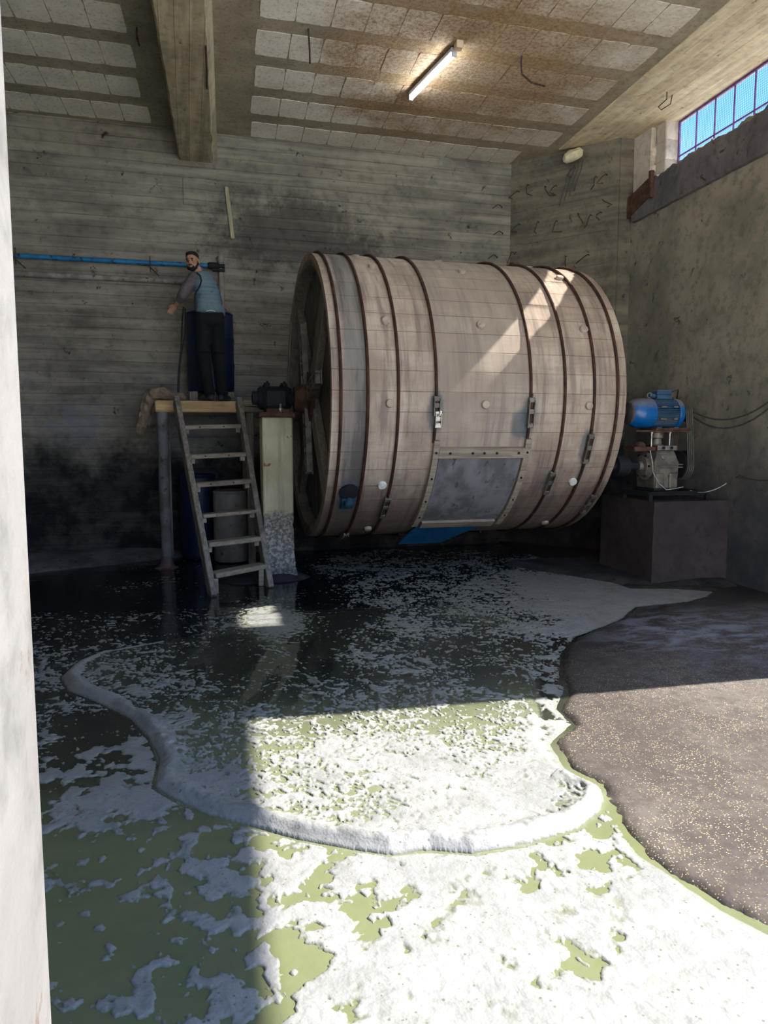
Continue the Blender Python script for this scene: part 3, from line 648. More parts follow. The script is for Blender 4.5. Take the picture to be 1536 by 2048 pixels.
sun_spot = np.exp(-(((X - 0.66) / 0.25) ** 2 + ((Y - 6.3) / 0.7) ** 2)); m = np.maximum(m, m + 0.35 * sun_spot)  # extra pale foam to brighten the sunlit rectangle
# the bright rolled rim of the advancing sheet
rim_w = 0.062 + 0.055 * nfbm(X, Y, 2.2, 2, 70)
rimm = (1 - np.abs(sdn - rim_w * 0.75) / (rim_w)) - 1.6 * np.clip(nfbm(X, Y, 16, 3, 76), 0, 1) * (sdn > rim_w * 0.6) - 0.7 * np.clip((Y - 5.1) / 0.6, 0, 1); rimm = np.where((drm < 0.22) & (sdn > -0.03), rimm, -1)
rim_on = np.interp(X, [-0.9, -0.5, 2], [1, 1, 1]); m = np.maximum(m, np.clip(rimm, -1, 0.6) * 0.9)
for ln, wd in ((LINE1, 0.02), (LINE2, 0.010), (LINE3, 0.014), (LINE4, 0.05), (LINE5, 0.008)):
    d = poly_sd(X + 0.05 * nfbm(X, Y, 5, 3, 71), Y + 0.05 * nfbm(X, Y, 5, 3, 72), ln, False)
    m = np.maximum(m, (1 - d / wd) * 0.3 - 0.5 * np.clip(0.5 + 3 * nfbm(X, Y, 14, 2, 77), 0, 1))
# small pinholes and burst bubbles in the thick foam
m = np.where(in_room(X, Y) & ~((np.abs(X - 0.955) < 0.22) & (np.abs(Y - 8.3) < 0.22)), m, -1)
m = np.minimum(m, (sdw + 0.015 * nfbm(X, Y, 9, 2, 73)) * 6 + 0.02)
m = np.where(drm < 0.2, np.where(sdn < 0.0, np.minimum(m, np.where(sdn > -0.018, -0.05, m)), m), m)   # dark gap right in front of the rim
thick = np.clip(m / 0.22, 0, 1); thick = thick * (2 - thick)
bub = nfbm(X, Y, 26, 2, 74)
Zf2 = liquid_height(X, Y) + 0.0008 + thick * (0.0045 + 0.004 * np.clip(nfbm(X, Y, 7, 3, 75) + 0.2, 0, 1) + 0.003 * bub) + np.where(rimm > 0, 0.012 * np.clip(rimm, 0, 1), 0)
ny, nx = X.shape
mm = m.reshape(-1); co = np.stack([X, Y, Zf2], -1).reshape(-1, 3)
idx = np.arange(nx * ny).reshape(ny, nx)
q = np.stack([idx[:-1, :-1], idx[:-1, 1:], idx[1:, 1:], idx[1:, :-1]], -1).reshape(-1, 4)
pos = mm[q] > 0; cnt = pos.sum(1)
full = q[cnt == 4]; part = q[(cnt > 0) & (cnt < 4)]
faces = full.tolist(); extra = []; ecache = {}; N0 = nx * ny; thk = thick.reshape(-1)
basez = liquid_height(X, Y).reshape(-1)
for cell in part.tolist():
    poly = []
    for i in range(4):
        a, c = cell[i], cell[(i + 1) % 4]
        if mm[a] > 0: poly.append(a)
        if (mm[a] > 0) != (mm[c] > 0):
            key = (a, c) if a < c else (c, a)
            if key not in ecache:
                t = mm[a] / (mm[a] - mm[c]); p = co[a] * (1 - t) + co[c] * t
                p = (p[0], p[1], basez[a] * (1 - t) + basez[c] * t - 0.0005)
                ecache[key] = N0 + len(extra); extra.append(p)
            poly.append(ecache[key])
    if len(poly) >= 3: faces.append(poly)
allco = np.concatenate([co, np.array(extra)]); allt = np.concatenate([thk, np.zeros(len(extra))])
used = np.unique(np.concatenate([np.array(f_) for f_ in (full.reshape(-1), np.array([i for f_ in faces[len(full):] for i in f_]))]))
rm = np.full(len(allco), -1); rm[used] = np.arange(len(used))
faces = rm[full].tolist() + [[int(rm[i]) for i in f_] for f_ in faces[len(full):]]
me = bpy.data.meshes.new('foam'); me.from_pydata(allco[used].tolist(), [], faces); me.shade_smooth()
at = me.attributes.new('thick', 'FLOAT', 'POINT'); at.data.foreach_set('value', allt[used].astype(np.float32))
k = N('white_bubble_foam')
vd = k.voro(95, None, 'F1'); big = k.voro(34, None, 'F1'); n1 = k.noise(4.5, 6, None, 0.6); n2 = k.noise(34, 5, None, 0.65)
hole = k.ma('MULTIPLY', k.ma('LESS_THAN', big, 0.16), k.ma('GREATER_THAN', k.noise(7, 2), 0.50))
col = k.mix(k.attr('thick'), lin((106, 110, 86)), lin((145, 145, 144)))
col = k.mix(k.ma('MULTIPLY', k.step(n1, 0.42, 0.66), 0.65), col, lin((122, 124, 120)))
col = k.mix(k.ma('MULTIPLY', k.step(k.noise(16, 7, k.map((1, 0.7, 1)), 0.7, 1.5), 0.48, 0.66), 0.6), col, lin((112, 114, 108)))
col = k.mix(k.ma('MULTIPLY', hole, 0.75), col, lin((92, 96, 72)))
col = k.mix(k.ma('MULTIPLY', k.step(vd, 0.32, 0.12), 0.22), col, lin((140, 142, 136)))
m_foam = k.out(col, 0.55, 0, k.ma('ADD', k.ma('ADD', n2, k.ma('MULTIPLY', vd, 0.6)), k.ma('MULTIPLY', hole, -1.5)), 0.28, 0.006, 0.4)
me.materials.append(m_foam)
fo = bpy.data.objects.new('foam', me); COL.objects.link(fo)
tag(fo, 'white bubbly foam drifting in patches over the green liquid', 'foam', kind='stuff')

# sludge heaped along the foot of the back wall, and under the ladder
def heap(name, x0, x1, y0, y1, f, label, nx_=70, ny_=30, mt=None):
    xs = np.linspace(x0, x1, nx_); ysx = np.linspace(y0, y1, ny_); Xh, Yh = np.meshgrid(xs, ysx); Zh = f(Xh, Yh)
    o = grid_mesh(name, Xh, Yh, Zh, [mt or m_mud]); return tag(o, label, 'sludge', kind='stuff')
heap('sludge_heap', -5.2, 0.35, 8.7, 10.14, lambda a, c: -0.03 + 0.17 * np.clip((c - (8.95 + np.clip((a + 2.4) * 0.42, -0.2, 0.95) + 0.15 * nfbm(a, c, 1.5, 3, 80))) / 0.5, 0, 1) ** 0.7 + 0.03 * nfbm(a, c, 4, 4, 81),
     'grey sludge heaped along the foot of the back wall left of the ladder')
heap('sludge_heap', 0.15, 1.75, 7.85, 8.9, lambda a, c: -0.03 + 0.10 * np.exp(-(((a - 0.55) / 0.33) ** 2 + ((c - 8.2) / 0.28) ** 2)) + 0.11 * np.exp(-(((a - 1.03) / 0.26) ** 2 + ((c - 8.25) / 0.26) ** 2)) + 0.02 * nfbm(a, c, 7, 4, 82),
     'dark sludge piled around the foot of the concrete pillar behind the ladder', mt=m_mudd)
heap('sludge_heap', 3.6, 5.62, 6.25, 8.3, lambda a, c: -0.035 + 0.10 * np.clip((c - 6.45 + (a - 4.9) * 0.35 - np.clip(4.6 - a, 0, 1) * 1.6) / 0.35, 0, 1) ** 0.8 + 0.03 * nfbm(a, c, 6, 4, 83),
     'dark sludge lying around the foot of the motor plinth', mt=m_mudd)

# ---------------------------------------------------------------- the tanning drum
DY, DZ, DR = 8.30, 2.04, 1.57
DX0, DX1 = 1.30, 4.42
def dp(x, deg, r=DR):      # point on the drum: deg measured from the front (towards the camera), up positive
    a = R(deg); return Vector((x, DY - r * cos(a), DZ + r * sin(a)))
drum = thing('tanning_drum', (2.86, DY, DZ - DR), 'huge weathered wooden tanning drum with rusty steel hoops standing above the flooded floor', 'drum')
NS = 50
def drum_wood():
    k = N('drum_stave_wood'); x = k.xyz()
    # coordinates are relative to the drum's base
    zc = k.ma('SUBTRACT', x[2], DR); ang = k.ma('ARCTAN2', zc, k.ma('MULTIPLY', x[1], -1.0))
    s_ = k.ma('ADD', k.ma('MULTIPLY', ang, NS / (2 * pi)), 100.0)
    w = k.nd('ShaderNodeTexWhiteNoise', noise_dimensions='1D'); k.put(w.inputs['W'], k.ma('FLOOR', s_))
    fr = k.ma('FRACT', s_); edge = k.ma('MINIMUM', fr, k.ma('SUBTRACT', 1.0, fr))
    joint = k.ma('SUBTRACT', 1.0, k.step(edge, 0.0, 0.03))
    joint = k.ma('MULTIPLY', joint, k.step(k.noise(1.7, 4), 0.30, 0.52))
    c = k.nd('ShaderNodeCombineXYZ'); k.put(c.inputs[0], k.ma('MULTIPLY', x[0], 0.7)); k.put(c.inputs[1], k.ma('MULTIPLY', ang, 9.0)); k.put(c.inputs[2], w.outputs[0])
    grain = k.noise(2.2, 8, c.outputs[0], 0.65, 0.3)
    # smears run round the drum with the water
    c2 = k.nd('ShaderNodeCombineXYZ'); k.put(c2.inputs[0], k.ma('MULTIPLY', x[0], 9.0)); k.put(c2.inputs[1], k.ma('MULTIPLY', ang, 1.2))
    smear = k.noise(1.0, 7, c2.outputs[0], 0.65, 0.2)
    n = k.noise(1.4, 7, None, 0.62)
    col = k.mix(k.step(n, 0.35, 0.65), lin((148, 130, 112)), lin((184, 168, 148)))
    col = k.mix(k.ma('MULTIPLY', w.outputs[0], 0.35), col, lin((164, 142, 126)))
    col = k.mix(k.ma('MULTIPLY', k.step(grain, 0.48, 0.68), 0.5), col, lin((146, 124, 110)))
    col = k.mix(k.ma('MULTIPLY', k.step(smear, 0.48, 0.64), 0.75), col, lin((120, 106, 96)))
    c3 = k.nd('ShaderNodeCombineXYZ'); k.put(c3.inputs[0], k.ma('MULTIPLY', x[0], 22.0)); k.put(c3.inputs[1], k.ma('MULTIPLY', ang, 3.0)); k.put(c3.inputs[2], w.outputs[0])
    col = k.mix(k.ma('MULTIPLY', k.step(k.noise(1.0, 5, c3.outputs[0], 0.7), 0.5, 0.7), 0.4), col, lin((112, 98, 90)))
    col = k.mix(k.ma('MULTIPLY', k.step(smear, 0.45, 0.28), 0.30), col, lin((224, 210, 192)))
    # plain grey stretch between the door hoops
    mid = k.ma('MULTIPLY', k.step(x[0], -0.56, -0.52), k.step(x[0], 0.48, 0.44))
    col = k.mix(k.ma('MULTIPLY', mid, 0.45), col, lin((148, 138, 124)))
    # grey soaked band beside the left rim
    band = k.ma('MULTIPLY', k.step(k.ma('ADD', x[0], k.ma('MULTIPLY', k.noise(2, 4), 0.08)), -1.43, -1.36), k.step(x[0], -1.20, -1.24))
    col = k.mix(k.ma('MULTIPLY', band, k.ma('ADD', 0.5, k.ma('MULTIPLY', n, 0.5))), col, k.mix(k.step(smear, 0.4, 0.6), lin((118, 114, 108)), lin((74, 74, 74))))
    # stained underside
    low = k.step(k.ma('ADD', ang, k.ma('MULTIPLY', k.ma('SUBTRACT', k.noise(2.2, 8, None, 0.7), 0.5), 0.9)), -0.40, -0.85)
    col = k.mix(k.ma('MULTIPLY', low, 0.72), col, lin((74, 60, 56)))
    # blue paint rubbed around the hoop tensioners
    for (px, pa, rx, ra) in ((-0.54, -0.13, 0.10, 0.15), (0.47, -0.15, 0.10, 0.15), (1.16, -0.36, 0.08, 0.14), (0.38, -0.2, 0.12, 0.10), (-1.33, -0.72, 0.12, 0.20), (0.84, -0.6, 0.07, 0.12)):
        dx = k.ma('DIVIDE', k.ma('SUBTRACT', x[0], px), rx); dy = k.ma('DIVIDE', k.ma('SUBTRACT', ang, pa), ra)
        d = k.ma('SQRT', k.ma('ADD', k.ma('MULTIPLY', dx, dx), k.ma('MULTIPLY', dy, dy)))
        f = k.step(k.ma('ADD', d, k.ma('MULTIPLY', k.ma('SUBTRACT', k.noise(9, 5), 0.5), 0.8)), 1.1, 0.6)
        col = k.mix(k.ma('MULTIPLY', f, 0.6), col, lin((62, 80, 92)))
    col = k.mix(k.ma('MULTIPLY', joint, 0.5), col, lin((70, 56, 48)))
    return k.out(col, 0.72, 0, k.ma('SUBTRACT', k.ma('ADD', k.ma('MULTIPLY', grain, 0.5), k.ma('MULTIPLY', smear, 0.3)), joint), 0.5, 0.012, 0.3)
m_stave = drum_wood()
m_head = wood('dark_soaked_head_planks', (84, 78, 72), (108, 100, 92), (40, 36, 40), 2, 2.4)
m_brace = wood('head_brace_timber', (104, 96, 86), (132, 124, 112), (54, 48, 44), 2, 3)
# shell: flat staves
b = MB(); XS = [DX0, 1.36, 2.86, 4.36, DX1]; vs = []; fs = []
for k_ in range(NS):
    a0, a1 = 360 / NS * k_, 360 / NS * (k_ + 1)
    o_ = len(vs)
    for x in (DX0, DX1): vs += [dp(x, a0, DR + 0.002), dp(x, a1, DR + 0.002), dp(x, a1, DR - 0.07), dp(x, a0, DR - 0.07)]
    fs += [(o_, o_ + 1, o_ + 5, o_ + 4), (o_ + 1, o_ + 2, o_ + 6, o_ + 5), (o_ + 2, o_ + 3, o_ + 7, o_ + 6), (o_ + 3, o_, o_ + 4, o_ + 7), (o_, o_ + 3, o_ + 2, o_ + 1), (o_ + 4, o_ + 5, o_ + 6, o_ + 7)]
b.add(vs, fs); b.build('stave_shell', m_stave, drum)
# heads, recessed, of vertical planks
for x0, nm in ((DX0 + 0.13, 'drum_head'), (DX1 - 0.2, 'drum_head')):
    b = MB(); n = 15; rr = DR - 0.06
    for i in range(n):
        y0 = -rr + 2 * rr * i / n + 0.003; y1 = -rr + 2 * rr * (i + 1) / n - 0.003
        pts = []
        for t in range(7):
            y = y0 + (y1 - y0) * t / 6; pts.append((y, math.sqrt(max(0.0, rr * rr - y * y))))
        for t in range(6, -1, -1):
            y = y0 + (y1 - y0) * t / 6; pts.append((y, -math.sqrt(max(0.0, rr * rr - y * y))))
        off = rng.uniform(-.003, .003); kk = len(pts)
        b.add([(x0 + off, DY + p[0], DZ + p[1]) for p in pts] + [(x0 + off + 0.06, DY + p[0], DZ + p[1]) for p in pts],
              [tuple(range(kk)), tuple(range(2 * kk - 1, kk - 1, -1))] + [(i_, (i_ + 1) % kk, kk + (i_ + 1) % kk, kk + i_) for i_ in range(kk)])
    b.build(nm, m_head, drum)
# inner chime ring
b = MB(); vs = []; fs = []; n = 100
for i in range(n):
    a = 360 * i / n
    vs += [dp(DX0 + 0.01, a, DR - 0.068), dp(DX0 + 0.01, a, DR - 0.12), dp(DX0 + 0.13, a, DR - 0.15), dp(DX0 + 0.13, a, DR - 0.068)]
for i in range(n):
    for j in range(4): fs.append((i * 4 + j, i * 4 + (j + 1) % 4, ((i + 1) % n) * 4 + (j + 1) % 4, ((i + 1) % n) * 4 + j))
b.add(vs, fs); b.build('chime_ring', m_brace, drum)
# braces crossing on the head: four timbers from the hub to the rim
for ang in (48, 132, 228, 312):
    b = MB(); a = R(ang); c0 = Vector((DX0 + 0.085, DY + 0.10 * cos(a), DZ + 0.10 * sin(a))); c1 = Vector((DX0 + 0.085, DY + 1.44 * cos(a), DZ + 1.44 * sin(a)))
    b.bar(c0, c1, 0.24, 0.09, up=(1, 0, 0), bev=0.012); b.build('head_brace', m_brace, drum)
# cast spider with pockets and the hub
for ang in (78, 168, 258, 348):
    a = R(ang); u = Vector((0, cos(a), sin(a))); w_ = Vector((0, -sin(a), cos(a))); X0 = Vector((DX0 + 0.0, DY, DZ))
    b = MB()
    for s_ in (-1, 1): b.bar(X0 + u * 0.12 + w_ * 0.085 * s_, X0 + u * 0.86 + w_ * 0.055 * s_, 0.03, 0.07, up=(1, 0, 0), bev=0.004)
    for q_ in (0.30, 0.46, 0.62, 0.82): b.bar(X0 + u * q_ - w_ * 0.07, X0 + u * q_ + w_ * 0.07, 0.035, 0.06, up=(1, 0, 0), bev=0.004)
    b.bar(X0 + u * 0.14 + Vector((0.03, 0, 0)), X0 + u * 0.88 + Vector((0.03, 0, 0)), 0.15, 0.015, up=(1, 0, 0))
    sp = b.build('spider_arm', m_iron, drum)
    for q_ in (0.38, 0.54, 0.72): MB().lathe(X0 + u * q_ + Vector((0.02, 0, 0)), (-1, 0, 0), [(0, 0.025), (0.05, 0.025), (0.055, 0.015)], 6).build('bolt_head', m_rust, sp)
b = MB(); b.lathe((DX0 + 0.06, DY, DZ), (-1, 0, 0), [(0, 0.30), (0.05, 0.30), (0.06, 0.18), (0.14, 0.14), (0.20, 0.13)], 32); b.build('hub_flange', m_rust, drum, True)
b = MB(); b.lathe((DX0 - 0.10, DY, DZ), (-1, 0, 0), [(0, 0.075), (0.50, 0.075), (0.505, 0.06)], 24); b.build('axle', m_darkiron, drum, True)
b = MB(); b.lathe((DX1 + 0.02, DY, DZ), (1, 0, 0), [(-0.25, 0.30), (-0.02, 0.28), (0.0, 0.12), (0.55, 0.075)], 24); b.build('axle', m_darkiron, drum, True)
# hoops
HX = [1.385, 1.645, 1.945, 2.325, 3.325, 3.705, 4.04, 4.31]
for i, hx in enumerate(HX):
    b = MB(); gap = hx in (2.325, 3.325)
    degs = [(-17 + 1.0), 300] if gap else [0, 360]
    a0, a1 = (-4.5, 282) if gap else (0, 360)
    n = 150; pts = [dp(hx, a0 + (a1 - a0) * j / n, DR + 0.016) for j in range(n + 1)]
    if not gap: b.torus((hx, DY, DZ), (1, 0, 0), DR + 0.015, 0.0155, 160, 8)
    else: b.tube(pts, 0.0155, 8); b.tube([dp(hx, -11 - 7.0 * j / 6, DR + 0.016) for j in range(7)], 0.0155, 8)
    b.build('hoop', m_hoop, drum, True)
# hoop tensioners
def tensioner(x, a0, a1, bright=False):
    b = MB(); am = (a0 + a1) / 2; n_ = (dp(x, am) - dp(x, am, 0)).normalized(); p0, p1 = dp(x, a0, DR + 0.03), dp(x, a1, DR + 0.03)
    for s_ in (-1, 1): b.bar(p0 + Vector((0.028 * s_, 0, 0)), p1 + Vector((0.028 * s_, 0, 0)), 0.010, 0.05, up=n_, bev=0.002)
    for p in (p0, p1, p0.lerp(p1, 0.45)): b.box(p, (0.066, 0.03, 0.05), Matrix.Rotation(R(-am), 3, 'X'), 0.004)
    t = b.build('hoop_tensioner', m_bare if bright else m_iron, drum)
    bb = MB(); bb.tube([p0 + (p0 - p1) * 0.25, p0, p1], 0.009, 8); bb.lathe(p0.lerp(p1, .1), (p1 - p0), [(0, 0.018), (0.02, 0.018)], 6); bb.build('tension_bolt', m_bare if bright else m_rust, t)
    if bright: t['label'] = 'shiny bare steel tensioner'
    return t
tensioner(2.325, -2.4, -7.5); tensioner(2.345, -7.5, -11.6, True); tensioner(3.33, -2.4, -11.5); tensioner(4.04, -15.5, -25.6); tensioner(3.70, -31, -40)
tensioner(1.945, -42, -52); tensioner(4.31, -43, -53); tensioner(1.645, -70, -78)
# wooden bung heads in three rows
m_bung = simple('turned_bung_wood', (156, 140, 124), (180, 164, 148), 9, 0.7, c3=(120, 104, 92))
m_bungw = simple('white_bung', (206, 204, 198), (226, 222, 214), 20, 0.5)
for hx in (1.86, 2.84, 3.985):
    for k_, dg_ in enumerate((55.8, 25.3, -4.2, -35.4, -64.5, 85.5, 115)):
        if hx == 2.84 and dg_ in (-35.4, -64.5): continue
        b = MB(); p = dp(hx, dg_, DR - 0.005); n_ = (dp(hx, dg_, DR + 1) - dp(hx, dg_, DR)); r_ = 0.042 + 0.004 * (k_ % 2)
        b.lathe(p, n_, [(0, r_), (0.026, r_ * 0.98), (0.034, r_ * 0.86), (0.036, r_ * 0.3)], 20)
        pale = (hx != 2.84 and dg_ == -35.4)
        g = b.build('bung', m_bungw if pale else m_bung, drum, True)
        if pale: g['label'] = 'freshly whitened bung'
# the door opening
def arcplate(b, x0, x1, a0, a1, r0, r1, n=16):
    vs = []; fs = []
    for i in range(n + 1):
        a = a0 + (a1 - a0) * i / n; vs += [dp(x0, a, r0), dp(x1, a, r0), dp(x1, a, r1), dp(x0, a, r1)]
    for i in range(n):
        for j in range(4): fs.append((i * 4 + j, i * 4 + (j + 1) % 4, i * 4 + 4 + (j + 1) % 4, i * 4 + 4 + j))
    fs += [(0, 1, 2, 3), tuple(n * 4 + j for j in (3, 2, 1, 0))]; b.add(vs, fs)
hatch = MB(); arcplate(hatch, 2.40, 3.29, -24, -58, DR + 0.004, DR + 0.022); ho = hatch.build('hatch_door', m_hatch, drum)
b = MB(); arcplate(b, 2.42, 3.27, -57.5, -62, DR + 0.0, DR + 0.05); bo = b.build('hatch_rail', m_wx, drum)
for x0, x1, a0 in ((2.325, 2.385, -17.2), (3.305, 3.37, -16.5)):
    b = MB(); arcplate(b, x0, x1, a0, -61, DR + 0.0, DR + 0.045); so = b.build('door_frame_side', m_wx, drum)
    for a in (-21.5, -32, -43, -53): MB().lathe(dp((x0 + x1) / 2, a, DR + 0.04), dp(0, a, 1) - dp(0, a, 0), [(0, 0.012), (0.012, 0.012), (0.014, 0.006)], 10).build('frame_bolt', m_darkiron, so)
b = MB(); arcplate(b, 2.385, 3.305, -19.8, -23.6, DR + 0.0, DR + 0.05, 4); so = b.build('door_frame_top', m_wx, drum)
for x in (2.50, 2.74, 2.865, 3.0, 3.24): MB().lathe(dp(x, -21.6, DR + 0.046), dp(0, -21.6, 1) - dp(0, -21.6, 0), [(0, 0.013), (0.012, 0.013), (0.014, 0.006)], 10).build('frame_bolt', m_darkiron, so)
# blue steel chute lip hanging under the door
b = MB(); vs = []; fs = []; n = 14
for i in range(n + 1):
    t = i / n; a = -61 - 17 * t; xl = 2.40 - 0.10 * t; xr = 3.24 - 0.42 * t
    p, q_ = dp(xl, a, DR + 0.03 + 0.10 * t * t), dp(xr, a, DR + 0.03 + 0.10 * t * t); nrm = Vector((0, -cos(R(a)), sin(R(a)))) * -0.01
    vs += [p, q_, q_ + nrm, p + nrm]
for i in range(n):
    for j in range(4): fs.append((i * 4 + j, i * 4 + (j + 1) % 4, i * 4 + 4 + (j + 1) % 4, i * 4 + 4 + j))
fs += [(0, 1, 2, 3), tuple(n * 4 + j for j in (3, 2, 1, 0))]; b.add(vs, fs); b.build('chute_lip', m_blueflap, drum, True)
# drain gland beside the left rim
b = MB(); n_ = dp(0, -40, 1) - dp(0, -40, 0); b.lathe(dp(1.53, -38.5, DR - 0.01), n_, [(0, 0.10), (0.03, 0.10), (0.035, 0.085), (0.035, 0.05)], 28)
g = b.build('drain_flange', m_darkiron, drum, True)
b = MB(); b.box(dp(1.53, -44, DR + 0.02), (0.13, 0.03, 0.15), Matrix.Rotation(R(44), 3, 'X'), 0.008); b.lathe(dp(1.54, -42.5, DR + 0.03), n_, [(0, 0.05), (0.05, 0.045), (0.06, 0.02)], 18)
b.build('drain_plug', simple('teal_drain_paint', (28, 60, 78), (46, 78, 92), 9, 0.5), g, True)

# ---------------------------------------------------------------- bearing pillar and bearing block
b = MB(); n = 40; vs = []; fs = []
for i in range(n + 1):
    z = -0.05 + 1.87 * i / n; w = 0.168; fl = 0.035 * max(0, 1 - z / 0.5) ** 2; ero = 0.015 if z < 0.75 else 0
    for (sx, sy) in ((-1, -1), (1, -1), (1, 1), (-1, 1)):
        for (ex, ey) in ((0, 1), (1, 0)) if sx * sy > 0 else ((1, 0), (0, 1)):
            x = 0.955 + sx * (w + fl - 0.014 * ex * 1.0) + ero * fbm((z * 9, sx, sy)); y = DY + sy * (0.17 + fl - 0.014 * ey) + ero * fbm((z * 9, sy, sx + 4))
            vs.append((x, y, z))
for i in range(n):
    for j in range(8): fs.append((i * 8 + j, i * 8 + (j + 1) % 8, i * 8 + 8 + (j + 1) % 8, i * 8 + 8 + j))
fs += [tuple(range(8)), tuple(n * 8 + j for j in range(7, -1, -1))]; b.add(vs, fs)
k = N('pillar_eroded_foot'); x = k.xyz()
n1 = k.noise(2.2, 6); n3 = k.noise(28, 5, None, 0.7)
col = k.mix(k.step(n1, 0.35, 0.65), lin((188, 180, 146)), lin((214, 207, 176)))
g = k.noise(2.0, 5, k.map((7, 7, 0.5))); col = k.mix(k.ma('MULTIPLY', k.step(g, 0.5, 0.66), 0.45), col, lin((150, 145, 118)))
e = k.ma('ADD', x[2], k.ma('MULTIPLY', k.ma('SUBTRACT', k.noise(5, 6, None, 0.7), 0.5), 0.5)); f = k.step(e, 0.84, 0.74)
col = k.mix(f, col, k.mix(k.step(n3, 0.42, 0.6), lin((124, 120, 112)), lin((196, 192, 184))))
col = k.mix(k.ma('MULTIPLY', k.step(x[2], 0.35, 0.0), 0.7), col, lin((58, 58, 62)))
col = k.mix(k.ma('MULTIPLY', k.step(k.noise(7, 4), 0.66, 0.72), 0.8), col, lin((122, 74, 44)))
m_pil = k.out(col, 0.9, 0, k.ma('ADD', k.ma('MULTIPLY', k.ma('MULTIPLY', n3, f), 2.0), g), 0.8, 0.02, 0.25)
tag(b.build('concrete_pillar', m_pil), 'square concrete pillar with eroded foot carrying the left end of the wooden drum', 'pillar')
br = thing('bearing_block', (0.95, DY, 1.82), 'black greasy bearing block bolted on top of the square concrete pillar', 'bearing')
b = MB(); b.box((0.95, DY, 1.85), (0.40, 0.42, 0.06), bev=0.01); b.box((0.965, DY, 1.895), (0.26, 0.36, 0.05), bev=0.012); b.build('base_plate', m_rust, br)
b = MB(); b.box((0.945, DY, 2.03), (0.30, 0.34, 0.26), bev=0.05); b.lathe((0.76, DY, 2.04), (1, 0, 0), [(0, 0.11), (0.03, 0.13), (0.34, 0.13), (0.37, 0.11)], 26); b.build('housing', m_darkiron, br, True)
for dx, dy in ((-0.09, -0.12), (0.10, -0.12), (-0.09, 0.12), (0.10, 0.12)):
    b = MB(); b.tube([(0.945 + dx, DY + dy, 2.10), (0.945 + dx, DY + dy, 2.22)], 0.014, 8); b.lathe((0.945 + dx, DY + dy, 2.165), (0, 0, 1), [(0, 0.028), (0.03, 0.028), (0.035, 0.02)], 6); b.build('cap_bolt', m_darkiron, br)
b = MB(); b.tube([(0.99, DY - 0.18, 1.86), (0.99, DY - 0.185, 1.97)], 0.013, 8); b.lathe((0.99, DY - 0.18, 1.90), (0, 0, 1), [(0, 0.026), (0.022, 0.026)], 6); b.build('anchor_bolt', m_bare, br)

# ---------------------------------------------------------------- platform, ladder
pf = thing('wooden_platform', (0.25, 9.6, 0.0), 'raised plank platform on posts against the back wall behind the ladder', 'platform')
b = MB(); b.box((0.15, 9.175, 1.975), (1.06, 0.06, 0.135), bev=0.012, jit=0.004); b.build('front_beam', m_deck, pf)
b = MB(); b.box((0.81, 9.20, 1.945), (0.34, 0.06, 0.075), bev=0.01, jit=0.003); b.build('beam_extension', m_wx, pf); b = MB(); b.lathe((0.66, 9.17, 2.02), (1, 0, 0), [(0, 0.045), (0.16, 0.05), (0.30, 0.04)], 12); b.build('round_rail', m_wx, pf)
for i in range(6):
    b = MB(); y = 9.22 + 0.155 * i + 0.07; b.box((0.25 + rng.uniform(-.03, .03), y, 2.03 + rng.uniform(-.004, .004)), (1.24, 0.148, 0.032), bev=0.004); b.build('deck_plank', m_wx, pf)
b = MB(); b.box((0.15, 10.02, 1.96), (1.2, 0.07, 0.10), bev=0.01); b.build('rear_beam', m_wx, pf)
b = MB(); b.tube([(-0.30 + 0.004 * sin(z * 5), 9.20, z) for z in np.linspace(0.0, 1.60, 12)], 0.064, 18); b.build('front_post', m_post, pf, True)
b = MB(); b.tube([(-0.30, 9.20, 1.56), (-0.30, 9.20, 1.905)], 0.073, 18); b.build('post_sleeve', m_post, pf, True)
b = MB(); b.lathe((-0.30, 9.20, -0.03), (0, 0, 1), [(0, 0.16), (0.03, 0.15), (0.05, 0.10), (0.10, 0.075), (0.16, 0.066)], 18); b.build('post_foot', simple('reddish_grey_foot', (96, 72, 74), (116, 92, 92), 7, 0.7), pf, True)
for x, y in ((0.74, 9.24), (-0.28, 10.0), (0.74, 10.0)):
    b = MB(); b.box((x, y, 0.93), (0.09, 0.09, 1.96), bev=0.008); b.build('timber_post', m_wz, pf)

